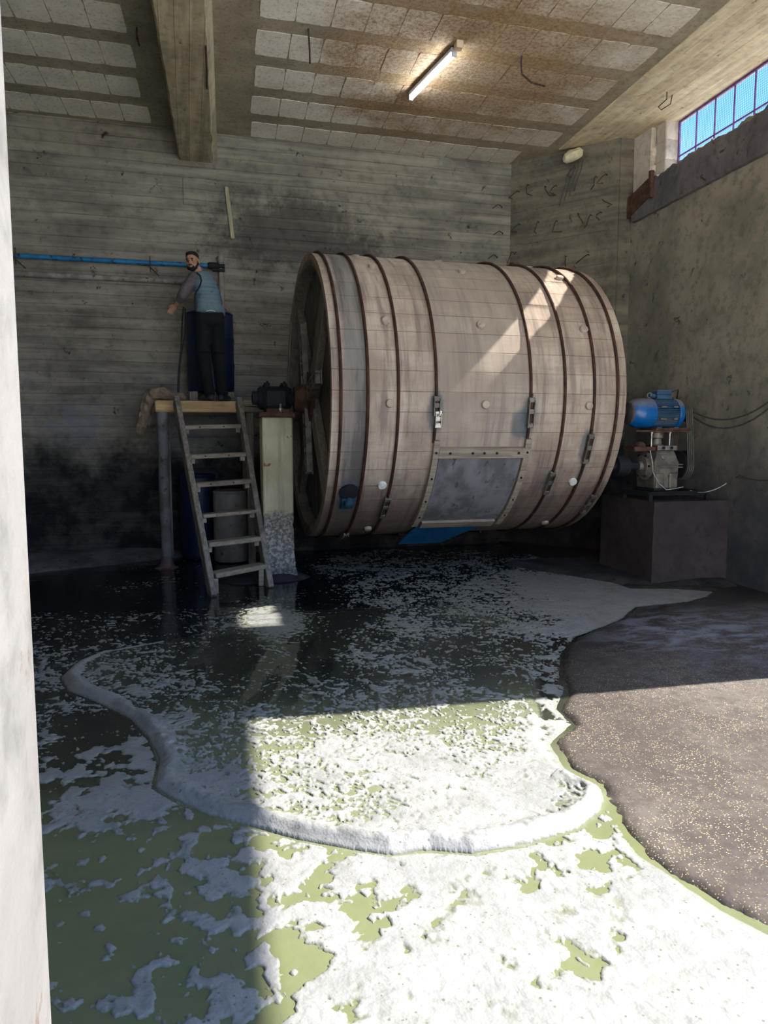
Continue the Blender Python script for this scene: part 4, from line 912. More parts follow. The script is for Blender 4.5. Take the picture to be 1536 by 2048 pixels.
ld = thing('wooden_ladder', (0.46, 7.6, 0.0), 'steep open wooden step ladder leaning on the platform beside the concrete pillar', 'ladder')
def lad(x_top, x_bot, t): return Vector((x_top + (x_bot - x_top) * t, 9.11 + (7.50 - 9.11) * t, 2.035 + (0.0 - 2.035) * t))
for xt, xb, yb in ((-0.135, 0.195, 7.44), (0.60, 0.80, 7.72)):
    b = MB(); top = Vector((xt, 9.115, 2.05)); bot = Vector((xb, yb, -0.02)); b.bar(top, bot, 0.062, 0.15, bev=0.008)
    b.v = [(v[0] + 0.004 * fbm((v[2] * 3, 0, 0)), v[1], v[2]) for v in b.v]; b.build('ladder_rail', m_wz, ld)
stp = [(1.715, 1.735), (1.38, 1.405), (1.075, 1.10), (0.755, 0.775), (0.475, 0.49), (0.185, 0.215)]
for i, (zl, zr) in enumerate(stp):
    tl, tr = 1 - zl / 2.035, 1 - zr / 2.035
    xl = -0.135 + 0.33 * tl + 0.032; xr = 0.60 + 0.20 * tr - 0.032; yl = 9.115 - 1.675 * tl; yr = 9.115 - 1.395 * tr
    th = 0.052 if i != 3 else 0.038
    b = MB(); b.bar((xl, yl, zl), (xr, yr, zr), 0.17, th, bev=0.008); st = b.build('ladder_step', m_wx, ld)
    for f_ in (0.28, 0.70):
        p = Vector((xl, yl, zl)).lerp(Vector((xr, yr, zr)), f_); MB().lathe(p + Vector((0, -0.083, 0)), (0, -1, 0), [(0, 0.009), (0.006, 0.009)], 8).build('nail_head', m_darkiron, st)
    for x_, y_, z_, s_ in ((xl, yl, zl, 1), (xr, yr, zr, -1)):
        bb = MB(); hh = 0.05 if i < 5 else (z_ - 0.03); bb.box((x_ + s_ * 0.03, y_ - 0.02, z_ - th / 2 - hh / 2), (0.055, 0.13, hh), bev=0.005); bb.build('step_cleat', m_wx, ld)

# ---------------------------------------------------------------- barrels
def barrel(name, c, r, h, m, ml, label, lid=True, ribs=True, group=None):
    t = thing(name, c, label, 'barrel'); cx, cy, cz = c; b = MB()
    pr = [(0.0, r * 0.93), (0.015, r * 0.97), (0.05 * h, r * 0.985)]
    if ribs: pr += [(0.30 * h, r), (0.32 * h, r * 1.02), (0.345 * h, r * 1.02), (0.365 * h, r), (0.62 * h, r), (0.64 * h, r * 1.02), (0.665 * h, r * 1.02), (0.685 * h, r)]
    pr += [(0.93 * h, r * 0.985), (0.955 * h, r * 0.95), (0.965 * h, r * 0.9)]
    b.lathe(c, (0, 0, 1), pr, 40); b.build('barrel_body', m, t, True)
    b = MB(); b.torus((cx, cy, cz + 0.965 * h), (0, 0, 1), r * 0.93, 0.018, 40, 8); b.build('barrel_rim', m, t, True)
    if lid:
        b = MB(); b.lathe((cx, cy, cz + 0.955 * h), (0, 0, 1), [(0, r * 0.93), (0.03, r * 0.93), (0.035, r * 0.86), (0.02, r * 0.80)], 36); b.build('barrel_lid', ml, t, True)
    return t
barrel('plastic_barrel', (0.30, 9.80, 2.185), 0.30, 1.02, m_barrel, m_barrel, 'tall dark blue plastic barrel on blocks in front of the man', False)
for x in (0.075, 0.30, 0.525):
    b = MB(); b.box((x, 9.66, 2.115), (0.11, 0.16, 0.135), bev=0.01, jit=0.004); b.box
    tag(b.build('wooden_block', m_wz), {0.075: 'left', 0.30: 'middle', 0.525: 'right'}[x] + ' wooden block propping up the dark blue barrel', 'block', 'blocks under the blue barrel')
barrel('plastic_vat', (0.50, 9.48, 0.02), 0.225, 0.92, m_vat, m_vatlid, 'grey white vat with dull red lid standing under the platform', True, False)
barrel('plastic_barrel', (0.10, 9.86, 0.02), 0.23, 1.12, m_barrel, m_barrel, 'dark blue barrel in the shade under the platform beside the grey vat', True, True)

# sack hanging over the left end of the deck
b = MB(); U3 = (Vector((1, 0, 0)), Vector((0, 1, 0)), Vector((0, 0, 1)))
for c, r3 in (((-0.20, 9.38, 2.10), (0.17, 0.13, 0.065)), ((-0.30, 9.36, 2.14), (0.12, 0.12, 0.075)), ((-0.40, 9.34, 2.12), (0.09, 0.11, 0.085)), ((-0.465, 9.32, 2.04), (0.075, 0.10, 0.10)),
              ((-0.50, 9.31, 1.93), (0.06, 0.09, 0.12)), ((-0.535, 9.30, 1.81), (0.055, 0.09, 0.11)), ((-0.57, 9.30, 1.70), (0.05, 0.08, 0.08)), ((-0.48, 9.36, 1.86), (0.05, 0.07, 0.12))):
    t_ = [2 * pi * i / 22 for i in range(22)]; vs = []; fs = []; m_ = 14
    for i in range(m_ + 1):
        ph = pi * i / m_
        for q_ in t_:
            v = Vector((sin(ph) * cos(q_), sin(ph) * sin(q_), cos(ph))); w_ = 1 + 0.10 * sin(q_ * 5 + c[0] * 20) * sin(ph) + 0.22 * fbm((v.x * 2 + c[0] * 9, v.y * 2, v.z * 2))
            vs.append(Vector(c) + Vector((v.x * r3[0], v.y * r3[1], v.z * r3[2])) * w_)
    for i in range(m_):
        for j in range(22): fs.append((i * 22 + j, i * 22 + (j + 1) % 22, (i + 1) * 22 + (j + 1) % 22, (i + 1) * 22 + j))
    b.add(vs, fs)
so = b.build('jute_sack', m_sack); rm_ = so.modifiers.new('remesh', 'REMESH'); rm_.mode = 'VOXEL'; rm_.voxel_size = 0.009; rm_.use_smooth_shade = True
tag(so, 'crumpled brown sack hanging over the left end of the platform', 'sack')

# ---------------------------------------------------------------- pipes, valve, hose on the back wall
bp = thing('water_pipe', (-2.2, YB - 0.07, 3.80), 'thin blue water pipe running along the back wall to the valve beside the man', 'pipe')
b = MB(); b.tube([(-5.3, YB - 0.06, 3.80), (-2.5, YB - 0.06, 3.83), (-0.4, YB - 0.06, 3.84), (0.32, YB - 0.07, 3.85)], 0.030, 14); b.build('pipe_run', m_pipe, bp, True)
for x in (-0.42, -2.0):
    b = MB(); b.bar((x, YB - 0.10, 3.72), (x, YB - 0.10, 3.92), 0.014, 0.012, up=(1, 0, 0)); b.tube([(x - 0.14, YB - 0.03, 3.82), (x - 0.02, YB - 0.1, 3.80), (x + 0.10, YB - 0.04, 3.69)], 0.008, 6); b.build('pipe_hanger', m_rebar, bp)
b = MB(); b.lathe((0.30, YB - 0.07, 3.85), (1, 0, 0), [(0, 0.034), (0.03, 0.045), (0.12, 0.045), (0.15, 0.03), (0.22, 0.03)], 14); b.box((0.44, YB - 0.10, 3.79), (0.16, 0.05, 0.03), bev=0.006); b.build('valve', m_darkiron, bp, True)
tag_ = thing('standpipe', (0.47, YB - 0.05, 3.1), 'short pale grey upright pipe fixed to the wall behind the man', 'pipe')
b = MB(); b.tube([(0.47, YB - 0.05, 3.94), (0.475, YB - 0.05, 3.12)], 0.034, 14); b.build('pipe_run', m_greypipe, tag_, True)
b = MB(); b.tube([(0.47, YB - 0.05, 3.90), (0.47, YB - 0.05, 3.98)], 0.044, 14); b.build('pipe_cap', m_vat, tag_, True)
b = MB(); b.tube([(-5.3, YB - 0.042, 3.60), (-2.0, YB - 0.042, 3.62), (0.10, YB - 0.042, 3.63), (0.28, YB - 0.042, 3.63)], 0.036, 12)
tag(b.build('conduit', m_greypipe, None, True), 'grey dirty conduit fixed on the back wall just below the blue pipe', 'conduit')
b = MB(); b.tube([(-0.02, 9.62, 3.22), (-0.04, 9.56, 3.05), (-0.06, 9.48, 2.7), (-0.10, 9.40, 2.4), (-0.12, 9.35, 2.07)], 0.010, 8); b.tube([(0.0, 9.60, 3.2), (-0.01, 9.5, 2.9), (-0.08, 9.44, 2.5), (-0.11, 9.40, 2.07)], 0.008, 8)
tag(b.build('rubber_hose', m_rubber, None, True), 'thin black hose hanging beside the dark blue barrel down to the platform', 'hose')
b = MB(); b.box((0.60, YB - 0.015, 4.555), (0.052, 0.035, 0.66), (0, R(-6), 0), bev=0.006, jit=0.003)
tag(b.build('wooden_batten', m_batten), 'pale wooden batten stuck upright on the back wall under the beam', 'batten')

# ---------------------------------------------------------------- fluorescent lamp
la = Vector((2.56, 8.36, 5.46)); lb = Vector((2.70, 7.33, 5.46)); lu = (lb - la).normalized()
lm = thing('tube_lamp', (la + lb) / 2 + Vector((0, 0, 0.08)), 'lit fluorescent tube lamp on the stained ceiling above the drum', 'lamp')
b = MB(); b.bar(la + Vector((0, 0, 0.045)), lb + Vector((0, 0, 0.045)), 0.062, 0.05, bev=0.008); b.build('lamp_housing', m_lampbody, lm)
b = MB(); b.tube([la, la + lu * 0.02, lb - lu * 0.02, lb], 0.019, 14); b.build('lamp_tube', m_tube, lm, True)
for p in (la, lb): b = MB(); b.box(p + Vector((0, 0, 0.012)), (0.05, 0.03, 0.07), bev=0.006); b.build('tube_socket', m_lampbody, lm)
b = MB(); b.box(lb + lu * 0.07 + Vector((0.012, 0, 0.055)), (0.075, 0.09, 0.075), bev=0.006); b.build('junction_box', simple('cream_junction_box', (206, 188, 160), (216, 200, 174), 5, 0.5), lm)

# ---------------------------------------------------------------- bars and wires sticking out of the concrete
def rod(name, pts, r, m, label, cat, group=None):
    b = MB(); b.tube(pts, r, 8); o = b.build(name, m, None, True); return tag(o, label, cat, group)
rod('hanging_rod', [(1.23, 7.42, 5.56), (1.235, 7.44, 5.50), (1.27, 7.60, 5.44), (1.30, 7.78, 5.41)], 0.010, m_rebar, 'thin straight rusty rod hanging from the ceiling blocks left of the lamp', 'rod')
rod('hanging_rod', [(3.45, 7.34, 5.56), (3.46, 7.38, 5.50), (3.53, 7.50, 5.45), (3.68, 7.58, 5.42), (3.86, 7.62, 5.42)], 0.010, m_rebar, 'curved rusty rod hanging from the ceiling right of the lamp', 'rod')
rod('hanging_rod', [(-0.38, 7.82, 5.56), (-0.385, 7.85, 5.49), (-0.37, 7.98, 5.46), (-0.39, 7.92, 5.50)], 0.008, m_rebar, 'short bent rod in the ceiling left of the deep beam', 'rod')
rod('hanging_rod', [(0.245, 7.20, 5.19), (0.25, 7.3, 5.14), (0.265, 7.6, 5.145), (0.275, 8.0, 5.15), (0.28, 8.08, 5.18)], 0.010, m_rebar, 'exposed rusty bar along the underside of the deep beam', 'rod')
rod('wire_loop', [(5.40, 7.62, 5.54), (5.40, 7.62, 5.46), (5.42, 7.80, 5.455), (5.50, 7.86, 5.455), (5.51, 7.70, 5.455), (5.50, 7.66, 5.54)], 0.006, m_rebar, 'square bent wire loop under the pale ring beam above the window', 'wire')
hk = [(0.20, 5.14), (0.62, 5.12), (0.78, 5.10), (1.36, 5.10), (1.50, 5.10), (0.22, 4.68), (0.52, 4.66), (0.80, 4.62), (1.30, 4.61), (1.44, 4.62), (0.95, 4.12), (1.28, 4.09), (1.46, 4.78), (1.05, 5.28), (0.12, 4.30), (1.12, 4.66), (0.35, 5.2)]
for i, (s_, z) in enumerate(hk):
    p = P0 + dd * s_ + Vector((0, 0, z)); out_ = -nn
    pts = [p - out_ * 0.02, p + out_ * 0.05]
    a = rng.uniform(-2.6, -0.4); dirv = dd * cos(a) + Vector((0, 0, sin(a)))
    pts += [p + out_ * 0.07 + dirv * 0.05, p + out_ * 0.06 + dirv * rng.uniform(.10, .17) + dd * rng.uniform(-.04, .04), p + out_ * 0.03 + dirv * 0.16 + dd * rng.uniform(-.12, .12)]
    rod('rebar_hook', pts, 0.007, m_rebar, 'short rusty hooked bar end sticking out of the rough corner wall', 'rebar', 'bar ends in the corner wall')
for i, (x, z) in enumerate(((4.50, 4.93), (4.52, 4.56), (4.44, 4.22))):
    rod('rebar_hook', [(x, YB + .02, z), (x - .02, YB - .05, z), (x - .08, YB - .05, z + .03), (x - .16, YB - .03, z - .03)], 0.007, m_rebar, 'small bent bar end in the back wall near the right corner', 'rebar', 'bar ends in the back wall')
pc = P0 + dd * 1.05
for i in range(4):
    s_ = 0.98 + 0.05 * i; top = P0 + dd * (s_ + 0.05) - nn * 0.05 + Vector((0, 0, 5.42 - .02 * i)); bt = P0 + dd * (s_ - 0.14 + .02 * i) - nn * (0.03) + Vector((0, 0, 4.82 + .05 * i))
    rod('hanging_cable', [top, top.lerp(bt, .35) - nn * 0.03 + dd * 0.03, top.lerp(bt, .7) - nn * .03 + dd * 0.015, bt], 0.006, m_cable, 'loose grey wire hanging down the rough corner wall below the foam lump', 'cable', 'wires hanging in the corner')
b = MB(); b.lathe(pc - nn * 0.11 + dd * 0.02 + Vector((0, 0, 5.42)), Vector((0.8, -0.5, 0.35)), [(-.13, .02), (-.11, .06), (-.03, .085), (.04, .07), (.10, .06), (.14, .02)], 14)
b.v = [tuple(Vector(v) + Vector((fbm([c * 9 for c in v]), fbm([c * 9 + 3 for c in v]), fbm([c * 9 + 7 for c in v]))) * 0.03) for v in b.v]
tag(b.build('foam_lump', m_foamlump, None, True), 'yellowish lump of hardened foam under the ceiling in the right corner', 'lump')

# ---------------------------------------------------------------- motor unit on its plinth
MY = 7.02
b = MB(); ptx = [(4.78, 6.70), (XR(6.66) - 0.004, 6.66), (XR(7.75) - 0.004, 7.75), (4.80, 7.75)]; n = 18; vs = []; fs = []
for i in range(n + 1):
    z = -0.05 + 0.965 * i / n
    for (x, y) in ptx: vs.append((x + (0.008 * fbm((z * 6, x, y)) if x < 5.6 else 0), y + 0.008 * fbm((z * 6, y, x)), z))
for i in range(n):
    for j in range(4): fs.append((i * 4 + j, i * 4 + (j + 1) % 4, i * 4 + 4 + (j + 1) % 4, i * 4 + 4 + j))
fs += [(0, 1, 2, 3), tuple(n * 4 + j for j in (3, 2, 1, 0))]; b.add(vs, fs)
tag(b.build('machine_plinth', m_plinth), 'big dark concrete plinth against the right wall carrying the blue motor', 'plinth')
fr_ = thing('steel_frame', (5.1, MY, 0.92), 'dark angle iron frame lying on the concrete plinth under the gearbox', 'frame')
for i, y in enumerate((6.78, 7.26)):
    b = MB(); b.bar((4.76, y, 1.01), (5.52, y, 1.01), 0.05, 0.012, bev=0.002); b.bar((4.76, y, 0.995), (5.52, y, 0.995), 0.008, 0.04); b.build('frame_rail', m_darkiron, fr_)
for x in (4.78, 5.50):
    b = MB(); b.bar((x, 6.78, 0.99), (x, 7.26, 0.99), 0.05, 0.05, bev=0.002)
    for y in (6.78, 7.26): b.box((x, y, 0.95), (0.045, 0.045, 0.08))
    b.build('frame_foot', m_darkiron, fr_)

mo = thing('electric_motor', (4.95, MY, 1.66), 'blue electric motor with cooling fins mounted above the grey gearbox', 'motor')
mz = 1.865; mr = 0.158
b = MB(); T = 44; prof = []
for j in range(T * 4):
    a = 2 * pi * j / (T * 4); prof.append((mr - 0.006 if j % 4 in (0, 1) else mr - 0.030, a))
vs = []
for x in (4.885, 5.20): vs += [(x, MY + r_ * cos(a), mz + r_ * sin(a)) for r_, a in prof]
kk = len(prof); b.add(vs, [(i, (i + 1) % kk, kk + (i + 1) % kk, kk + i) for i in range(kk)] + [tuple(range(kk)), tuple(range(2 * kk - 1, kk - 1, -1))])
b.build('finned_body', m_bluedull, mo)
b = MB(); b.lathe((4.64, MY, mz), (1, 0, 0), [(0.0, 0.105), (0.015, 0.120), (0.07, 0.155), (0.13, 0.165), (0.255, 0.165), (0.258, 0.15)], 40, False); b.build('fan_cowl', m_blue, mo, True)
b = MB(); b.lathe((4.63, MY, mz), (1, 0, 0), [(0.0, 0.02), (0.0, 0.118), (0.02, 0.118)], 36)
for r_ in (0.03, 0.05, 0.07, 0.09, 0.108): b.torus((4.628, MY, mz), (1, 0, 0), r_, 0.004, 36, 6)
b.build('fan_grille', m_dust, mo, True)
b = MB(); b.lathe((5.19, MY, mz), (1, 0, 0), [(0, 0.155), (0.03, 0.165), (0.055, 0.16), (0.085, 0.12), (0.09, 0.05), (0.14, 0.03)], 36); b.build('end_bell', m_blue, mo, True)
b = MB(); b.box((5.03, MY, mz + 0.175), (0.17, 0.16, 0.05), bev=0.008); b.box((5.035, MY, mz + 0.222), (0.185, 0.175, 0.06), bev=0.014); tb = b.build('terminal_box', m_bluedull, mo)
b = MB(); b.lathe((4.945, MY - .02, mz + 0.19), (-1, 0, 0), [(0, .022), (.035, .022), (.04, .014), (.06, .014)], 12); b.build('cable_gland', m_bluedull, tb)
b = MB(); b.torus((4.90, MY, mz + 0.195), (0.25, 1, 0), 0.026, 0.009, 20, 8); b.tube([(4.90, MY, mz + 0.14), (4.90, MY, mz + 0.175)], 0.012, 8); b.build('eye_bolt', m_iron, mo, True)
for x in (4.95, 5.16):
    b = MB(); b.box((x, MY, mz - 0.165), (0.06, 0.27, 0.03), bev=0.006); b.build('motor_foot', m_bluedull, mo)
for z in (1.93, 1.80):
    for x, w in ((4.98, 0.07), (5.13, 0.05)): MB().box((x, MY - 0.148, z), (w, 0.03, 0.02), bev=0.005).build('bolt_lug', m_iron, mo)

gb = thing('gearbox', (5.02, MY, 1.02), 'grey cast iron gearbox with clamps standing under the blue motor', 'gearbox')
b = MB(); b.box((4.98, MY, 1.670), (0.66, 0.30, 0.02), bev=0.003); b.box((5.10, MY - 0.02, 1.69), (0.44, 0.3, 0.022), bev=0.003); b.build('motor_plate', m_rust, gb)
b = MB(); b.lathe((5.01, MY, 1.49), (0, 0, 1), [(0, .075), (.03, .075), (.035, .055), (.10, .05), (.105, .07), (.16, .07), (.165, .085), (.175, .085)], 20); b.build('adjuster_column', m_iron, gb, True)
for dx in (-0.13, 0.10):
    b = MB(); b.tube([(5.01 + dx, MY - 0.09, 1.50), (5.01 + dx, MY - 0.09, 1.67)], 0.010, 8); b.lathe((5.01 + dx, MY - .09, 1.645), (0, 0, 1), [(0, .02), (.016, .02)], 6); b.build('adjuster_screw', m_bare, gb)
b = MB(); b.box((5.04, MY - 0.02, 1.485), (0.26, 0.30, 0.055), bev=0.006); b.box((4.79, MY - 0.03, 1.475), (0.28, 0.20, 0.05), bev=0.006); b.lathe((4.77, MY - 0.05, 1.50), (0, 0, 1), [(0, .055), (.03, .055), (.05, .03), (.055, .01)], 14); cl_ = b.build('clamp_bracket', m_rust, gb)
b = MB(); b.box((5.02, MY - 0.175, 1.487), (0.24, 0.012, 0.05), bev=0.003); b.build('clamp_strap', m_bare, cl_)
for x in (4.97, 5.07): MB().lathe((x, MY - 0.18, 1.487), (0, -1, 0), [(0, .018), (.014, .018)], 6).build('strap_bolt', m_darkiron, cl_)
b = MB(); w0, w1 = 0.155, 0.115; vs = []
for (z, w, d) in ((1.46, 0.105, 0.13), (1.40, 0.125, 0.15), (1.33, 0.150, 0.16), (1.20, 0.152, 0.16), (1.05, 0.14, 0.15)): vs += [(5.03 - w, MY - d, z), (5.03 + w, MY - d, z), (5.03 + w, MY + d, z), (5.03 - w, MY + d, z)]
b.add(vs, [(i * 4 + j, i * 4 + (j + 1) % 4, i * 4 + 4 + (j + 1) % 4, i * 4 + 4 + j) for i in range(4) for j in range(4)] + [(0, 1, 2, 3), (19, 18, 17, 16)])
for s_ in (-1, 1): b.box((5.03 + s_ * 0.085, MY - 0.165, 1.13), (0.10, 0.04, 0.17), bev=0.012)
b.lathe((5.00, MY - 0.14, 1.385), (0, -1, 0.25), [(0, .035), (.02, .035), (.025, .02)], 6); b.build('gear_casing', m_iron, gb)
b = MB()
for z in (1.305, 1.275): b.box((5.05, MY, z), (0.36, 0.36, 0.012), bev=0.003)
b.build('casing_flange', m_iron, gb)
b = MB(); b.lathe((4.86, MY - 0.02, 1.29), (-1, 0, 0), [(-.03, .06), (.0, .155), (.02, .155), (.03, .13), (.05, .11), (.05, .05), (.09, .045)], 32); fl_ = b.build('output_flange', m_iron, gb, True)
for i in range(6): a = 2 * pi * i / 6; MB().lathe((4.835, MY - 0.02 + .125 * cos(a), 1.29 + .125 * sin(a)), (-1, 0, 0), [(0, .014), (.02, .014)], 6).build('flange_bolt', m_darkiron, fl_)
b = MB(); b.lathe((4.80, MY - 0.02, 1.29), (-1, 0, 0), [(0, .045), (.38, .045)], 16); b.lathe((4.62, MY - .02, 1.29), (-1, 0, 0), [(0, .11), (.14, .11)], 24); b.build('output_shaft', m_darkiron, gb, True)
b = MB(); b.box((5.03, MY, 1.035), (0.30, 0.34, 0.03), bev=0.003); b.build('gearbox_base', m_darkiron, gb)

bd = thing('belt_drive', (5.35, MY, 1.10), 'row of dull V belts running down between motor and gearbox at their right end', 'belt drive')
for z, r_ in ((mz, 0.09), (1.30, 0.155)):
    b = MB(); b.lathe((5.285, MY, z), (1, 0, 0), [(0, r_ * .55), (0.005, r_)] + [(0.02 + 0.022 * i + q_, r_ - (0.012 if q_ else 0)) for i in range(4) for q_ in (0, 0.011)] + [(0.115, r_), (0.12, r_ * .5)], 32); b.build('belt_pulley', m_darkiron, bd, True)
for i in range(4):
    b = MB(); x = 5.305 + 0.024 * i; pts = []
    for j in range(13): a = pi * j / 12; pts.append((x, MY - 0.10 * cos(a), mz + 0.10 * sin(a)))
    for j in range(13): a = pi * j / 12; pts.append((x, MY + 0.165 * cos(a), 1.30 - 0.165 * sin(a)))
    pts.append(pts[0]); b.tube(pts, 0.010, 6, False); b.build('drive_belt', m_guard, bd, True)
b = MB(); b.lathe((5.18, MY, 1.30), (1, 0, 0), [(0, .05), (.10, .05)], 16); b.build('input_shaft', m_darkiron, bd, True)

# cables
rod('power_cable', [(5.12, MY, 2.09), (5.30, MY + .05, 2.13)] + catenary((5.42, 7.25, 2.04), (XR(6.0) - 0.03, 6.0, 2.02), 0.24), 0.009, m_cable, 'upper of two grey cables sagging from the motor along the right wall', 'cable')
rod('power_cable', [(5.40, 7.30, 2.06)] + catenary((5.44, 7.25, 2.0), (XR(6.0) - 0.03, 5.98, 1.98), 0.29), 0.009, m_cable, 'lower of two grey cables sagging from the motor along the right wall', 'cable')
rod('thin_wire', catenary((5.30, 6.80, 1.02), (XR(6.7) - 0.02, 6.70, 1.10), 0.05), 0.005, m_wire, 'thin white wire drooping from the steel frame to the right wall', 'wire')
rod('thin_wire', [(XR(6.56) - .015, 6.56, 1.17), (XR(6.5) - .015, 6.50, 1.20), (XR(6.38) - .015, 6.38, 1.17), (XR(6.2) - .015, 6.20, 1.16), (XR(5.8) - .015, 5.8, 1.20)], 0.005, m_cable, 'thin grey wire fixed low on the right wall above the plinth', 'wire')
rod('thin_wire', [(4.80, MY - .19, 1.46), (4.83, MY - .20, 1.30), (4.84, MY - .20, 1.22), (4.92, MY - .2, 1.10), (5.0, MY - .22, 1.035), (5.14, MY - .2, 1.045), (5.24, MY - .18, 1.06)], 0.0045, m_wire, 'loose white wire dangling across the front of the gearbox', 'wire')

# ---------------------------------------------------------------- the man on the platform
def cone(b, a, c, ra, rc, n=16):
    a = Vector(a); c = Vector(c); d = c - a; L = d.length; prof = []
    for i in range(6): t = pi / 2 * (1 - i / 5); prof.append((-ra * sin(t), max(0.0008, ra * cos(t))))
    for i in range(6): t = pi / 2 * i / 5; prof.append((L + rc * sin(t), max(0.0008, rc * cos(t))))
    return b.lathe(a, d, prof, n)
def ell(b, c, rad, axes=None, n=20, m=12):
    c = Vector(c); ax = axes or (Vector((1, 0, 0)), Vector((0, 1, 0)), Vector((0, 0, 1))); vs = []; fs = []
    for i in range(1, m):
        t = pi * i / m
        for j in range(n):
            p = 2 * pi * j / n; vs.append(c + ax[0] * rad[0] * sin(t) * cos(p) + ax[1] * rad[1] * sin(t) * sin(p) + ax[2] * rad[2] * cos(t))
    vs += [c + ax[2] * rad[2], c - ax[2] * rad[2]]; T_, B_ = len(vs) - 2, len(vs) - 1
    for i in range(m - 2):
        for j in range(n): fs.append((i * n + j, i * n + (j + 1) % n, (i + 1) * n + (j + 1) % n, (i + 1) * n + j))
    for j in range(n): fs.append((T_, (j + 1) % n, j)); fs.append((B_, (m - 2) * n + j, (m - 2) * n + (j + 1) % n))
    return b.add(vs, fs)
def melt(o, vox, it=4, fac=0.5):
    r_ = o.modifiers.new('remesh', 'REMESH'); r_.mode = 'VOXEL'; r_.voxel_size = vox; r_.use_smooth_shade = True
    s_ = o.modifiers.new('smooth', 'SMOOTH'); s_.iterations = it; s_.factor = fac
    return o
m_skin = simple('skin', (168, 122, 100), (184, 138, 114), 9, 0.6, 0, 90, 0.1, c3=(150, 104, 86))
m_hair = simple('black_hair', (20, 17, 16), (32, 28, 26), 40, 0.7, 0, 200, 0.6)
m_vest = simple('grey_blue_quilted_vest', (92, 116, 128), (112, 134, 144), 4, 0.75, 0, 30, 0.4, bd=0.01, c3=(76, 92, 100))
m_trim = simple('navy_piping', (26, 30, 44), (32, 38, 54), 8, 0.8)
m_sweat = simple('mauve_grey_sweater', (92, 84, 88), (110, 100, 104), 14, 0.95, 0, 120, 0.6)
m_trous = simple('black_work_trousers', (12, 14, 17), (20, 22, 25), 5, 0.9, 0, 40, 0.5, c3=(32, 34, 36))
m_shoe = simple('worn_dark_shoes', (42, 42, 46), (66, 66, 70), 12, 0.5)
man = thing('person', (0.32, 9.36, 2.046), 'man in grey blue vest and black trousers leaning over the blue barrel, looking back', 'person')
Hc = Vector((0.100, 9.44, 3.745)); fdir = Vector((-0.36, -0.92, -0.10)).normalized(); up_ = Vector((-0.14, -0.02, 1)); rt = fdir.cross(up_).normalized(); up_ = rt.cross(fdir).normalized()
HA = (rt, fdir, up_)
def hp(r_, f_, u_): return Hc + rt * r_ + fdir * f_ + up_ * u_
body = MB()
ell(body, hp(0, -0.012, 0.03), (0.074, 0.092, 0.086), HA); ell(body, hp(0, 0.014, -0.035), (0.060, 0.074, 0.080), HA)
ell(body, hp(0, 0.045, -0.088), (0.036, 0.036, 0.026), HA)                                  # chin
ell(body, hp(0, 0.078, 0.020), (0.045, 0.014, 0.012), HA)                                   # brow
cone(body, hp(0, 0.080, 0.010), hp(0, 0.104, -0.028), 0.009, 0.014); ell(body, hp(0, 0.092, -0.034), (0.018, 0.012, 0.009), HA)
ell(body, hp(0, 0.078, -0.060), (0.022, 0.012, 0.006), HA); ell(body, hp(0, 0.076, -0.070), (0.019, 0.012, 0.006), HA)
for s_ in (-1, 1):
    ell(body, hp(s_ * 0.037, 0.066, -0.022), (0.018, 0.016, 0.016), HA)
    ell(body, hp(s_ * 0.079, -0.012, -0.012), (0.010, 0.019, 0.030), HA)
nb = Vector((0.205, 9.52, 3.60))
cone(body, hp(0, -0.02, -0.05), nb, 0.055, 0.062)
cone(body, (0.22, 9.50, 3.53), (0.26, 9.45, 3.36), 0.085, 0.095); cone(body, (0.26, 9.45, 3.36), (0.285, 9.36, 3.12), 0.095, 0.10)
ShL, ElL, WrL = Vector((0.115, 9.46, 3.545)), Vector((-0.020, 9.42, 3.345)), Vector((-0.105, 9.585, 3.235))
ShR, ElR, WrR = Vector((0.325, 9.60, 3.52)), Vector((0.395, 9.78, 3.36)), Vector((0.45, 9.84, 3.29))
cone(body, nb, ShL, 0.06, 0.05); cone(body, nb, ShR, 0.06, 0.05)
for A, B_, C_ in ((ShL, ElL, WrL), (ShR, ElR, WrR)): cone(body, A, B_, 0.048, 0.038); cone(body, B_, C_, 0.040, 0.026)
hips = ((Vector((0.215, 9.34, 3.08)), Vector((0.200, 9.30, 2.62)), Vector((0.265, 9.36, 2.14))), (Vector((0.365, 9.35, 3.08)), Vector((0.385, 9.36, 2.62)), Vector((0.425, 9.42, 2.14))))
for A, B_, C_ in hips: cone(body, A, B_, 0.08, 0.052); cone(body, B_, C_, 0.052, 0.036)
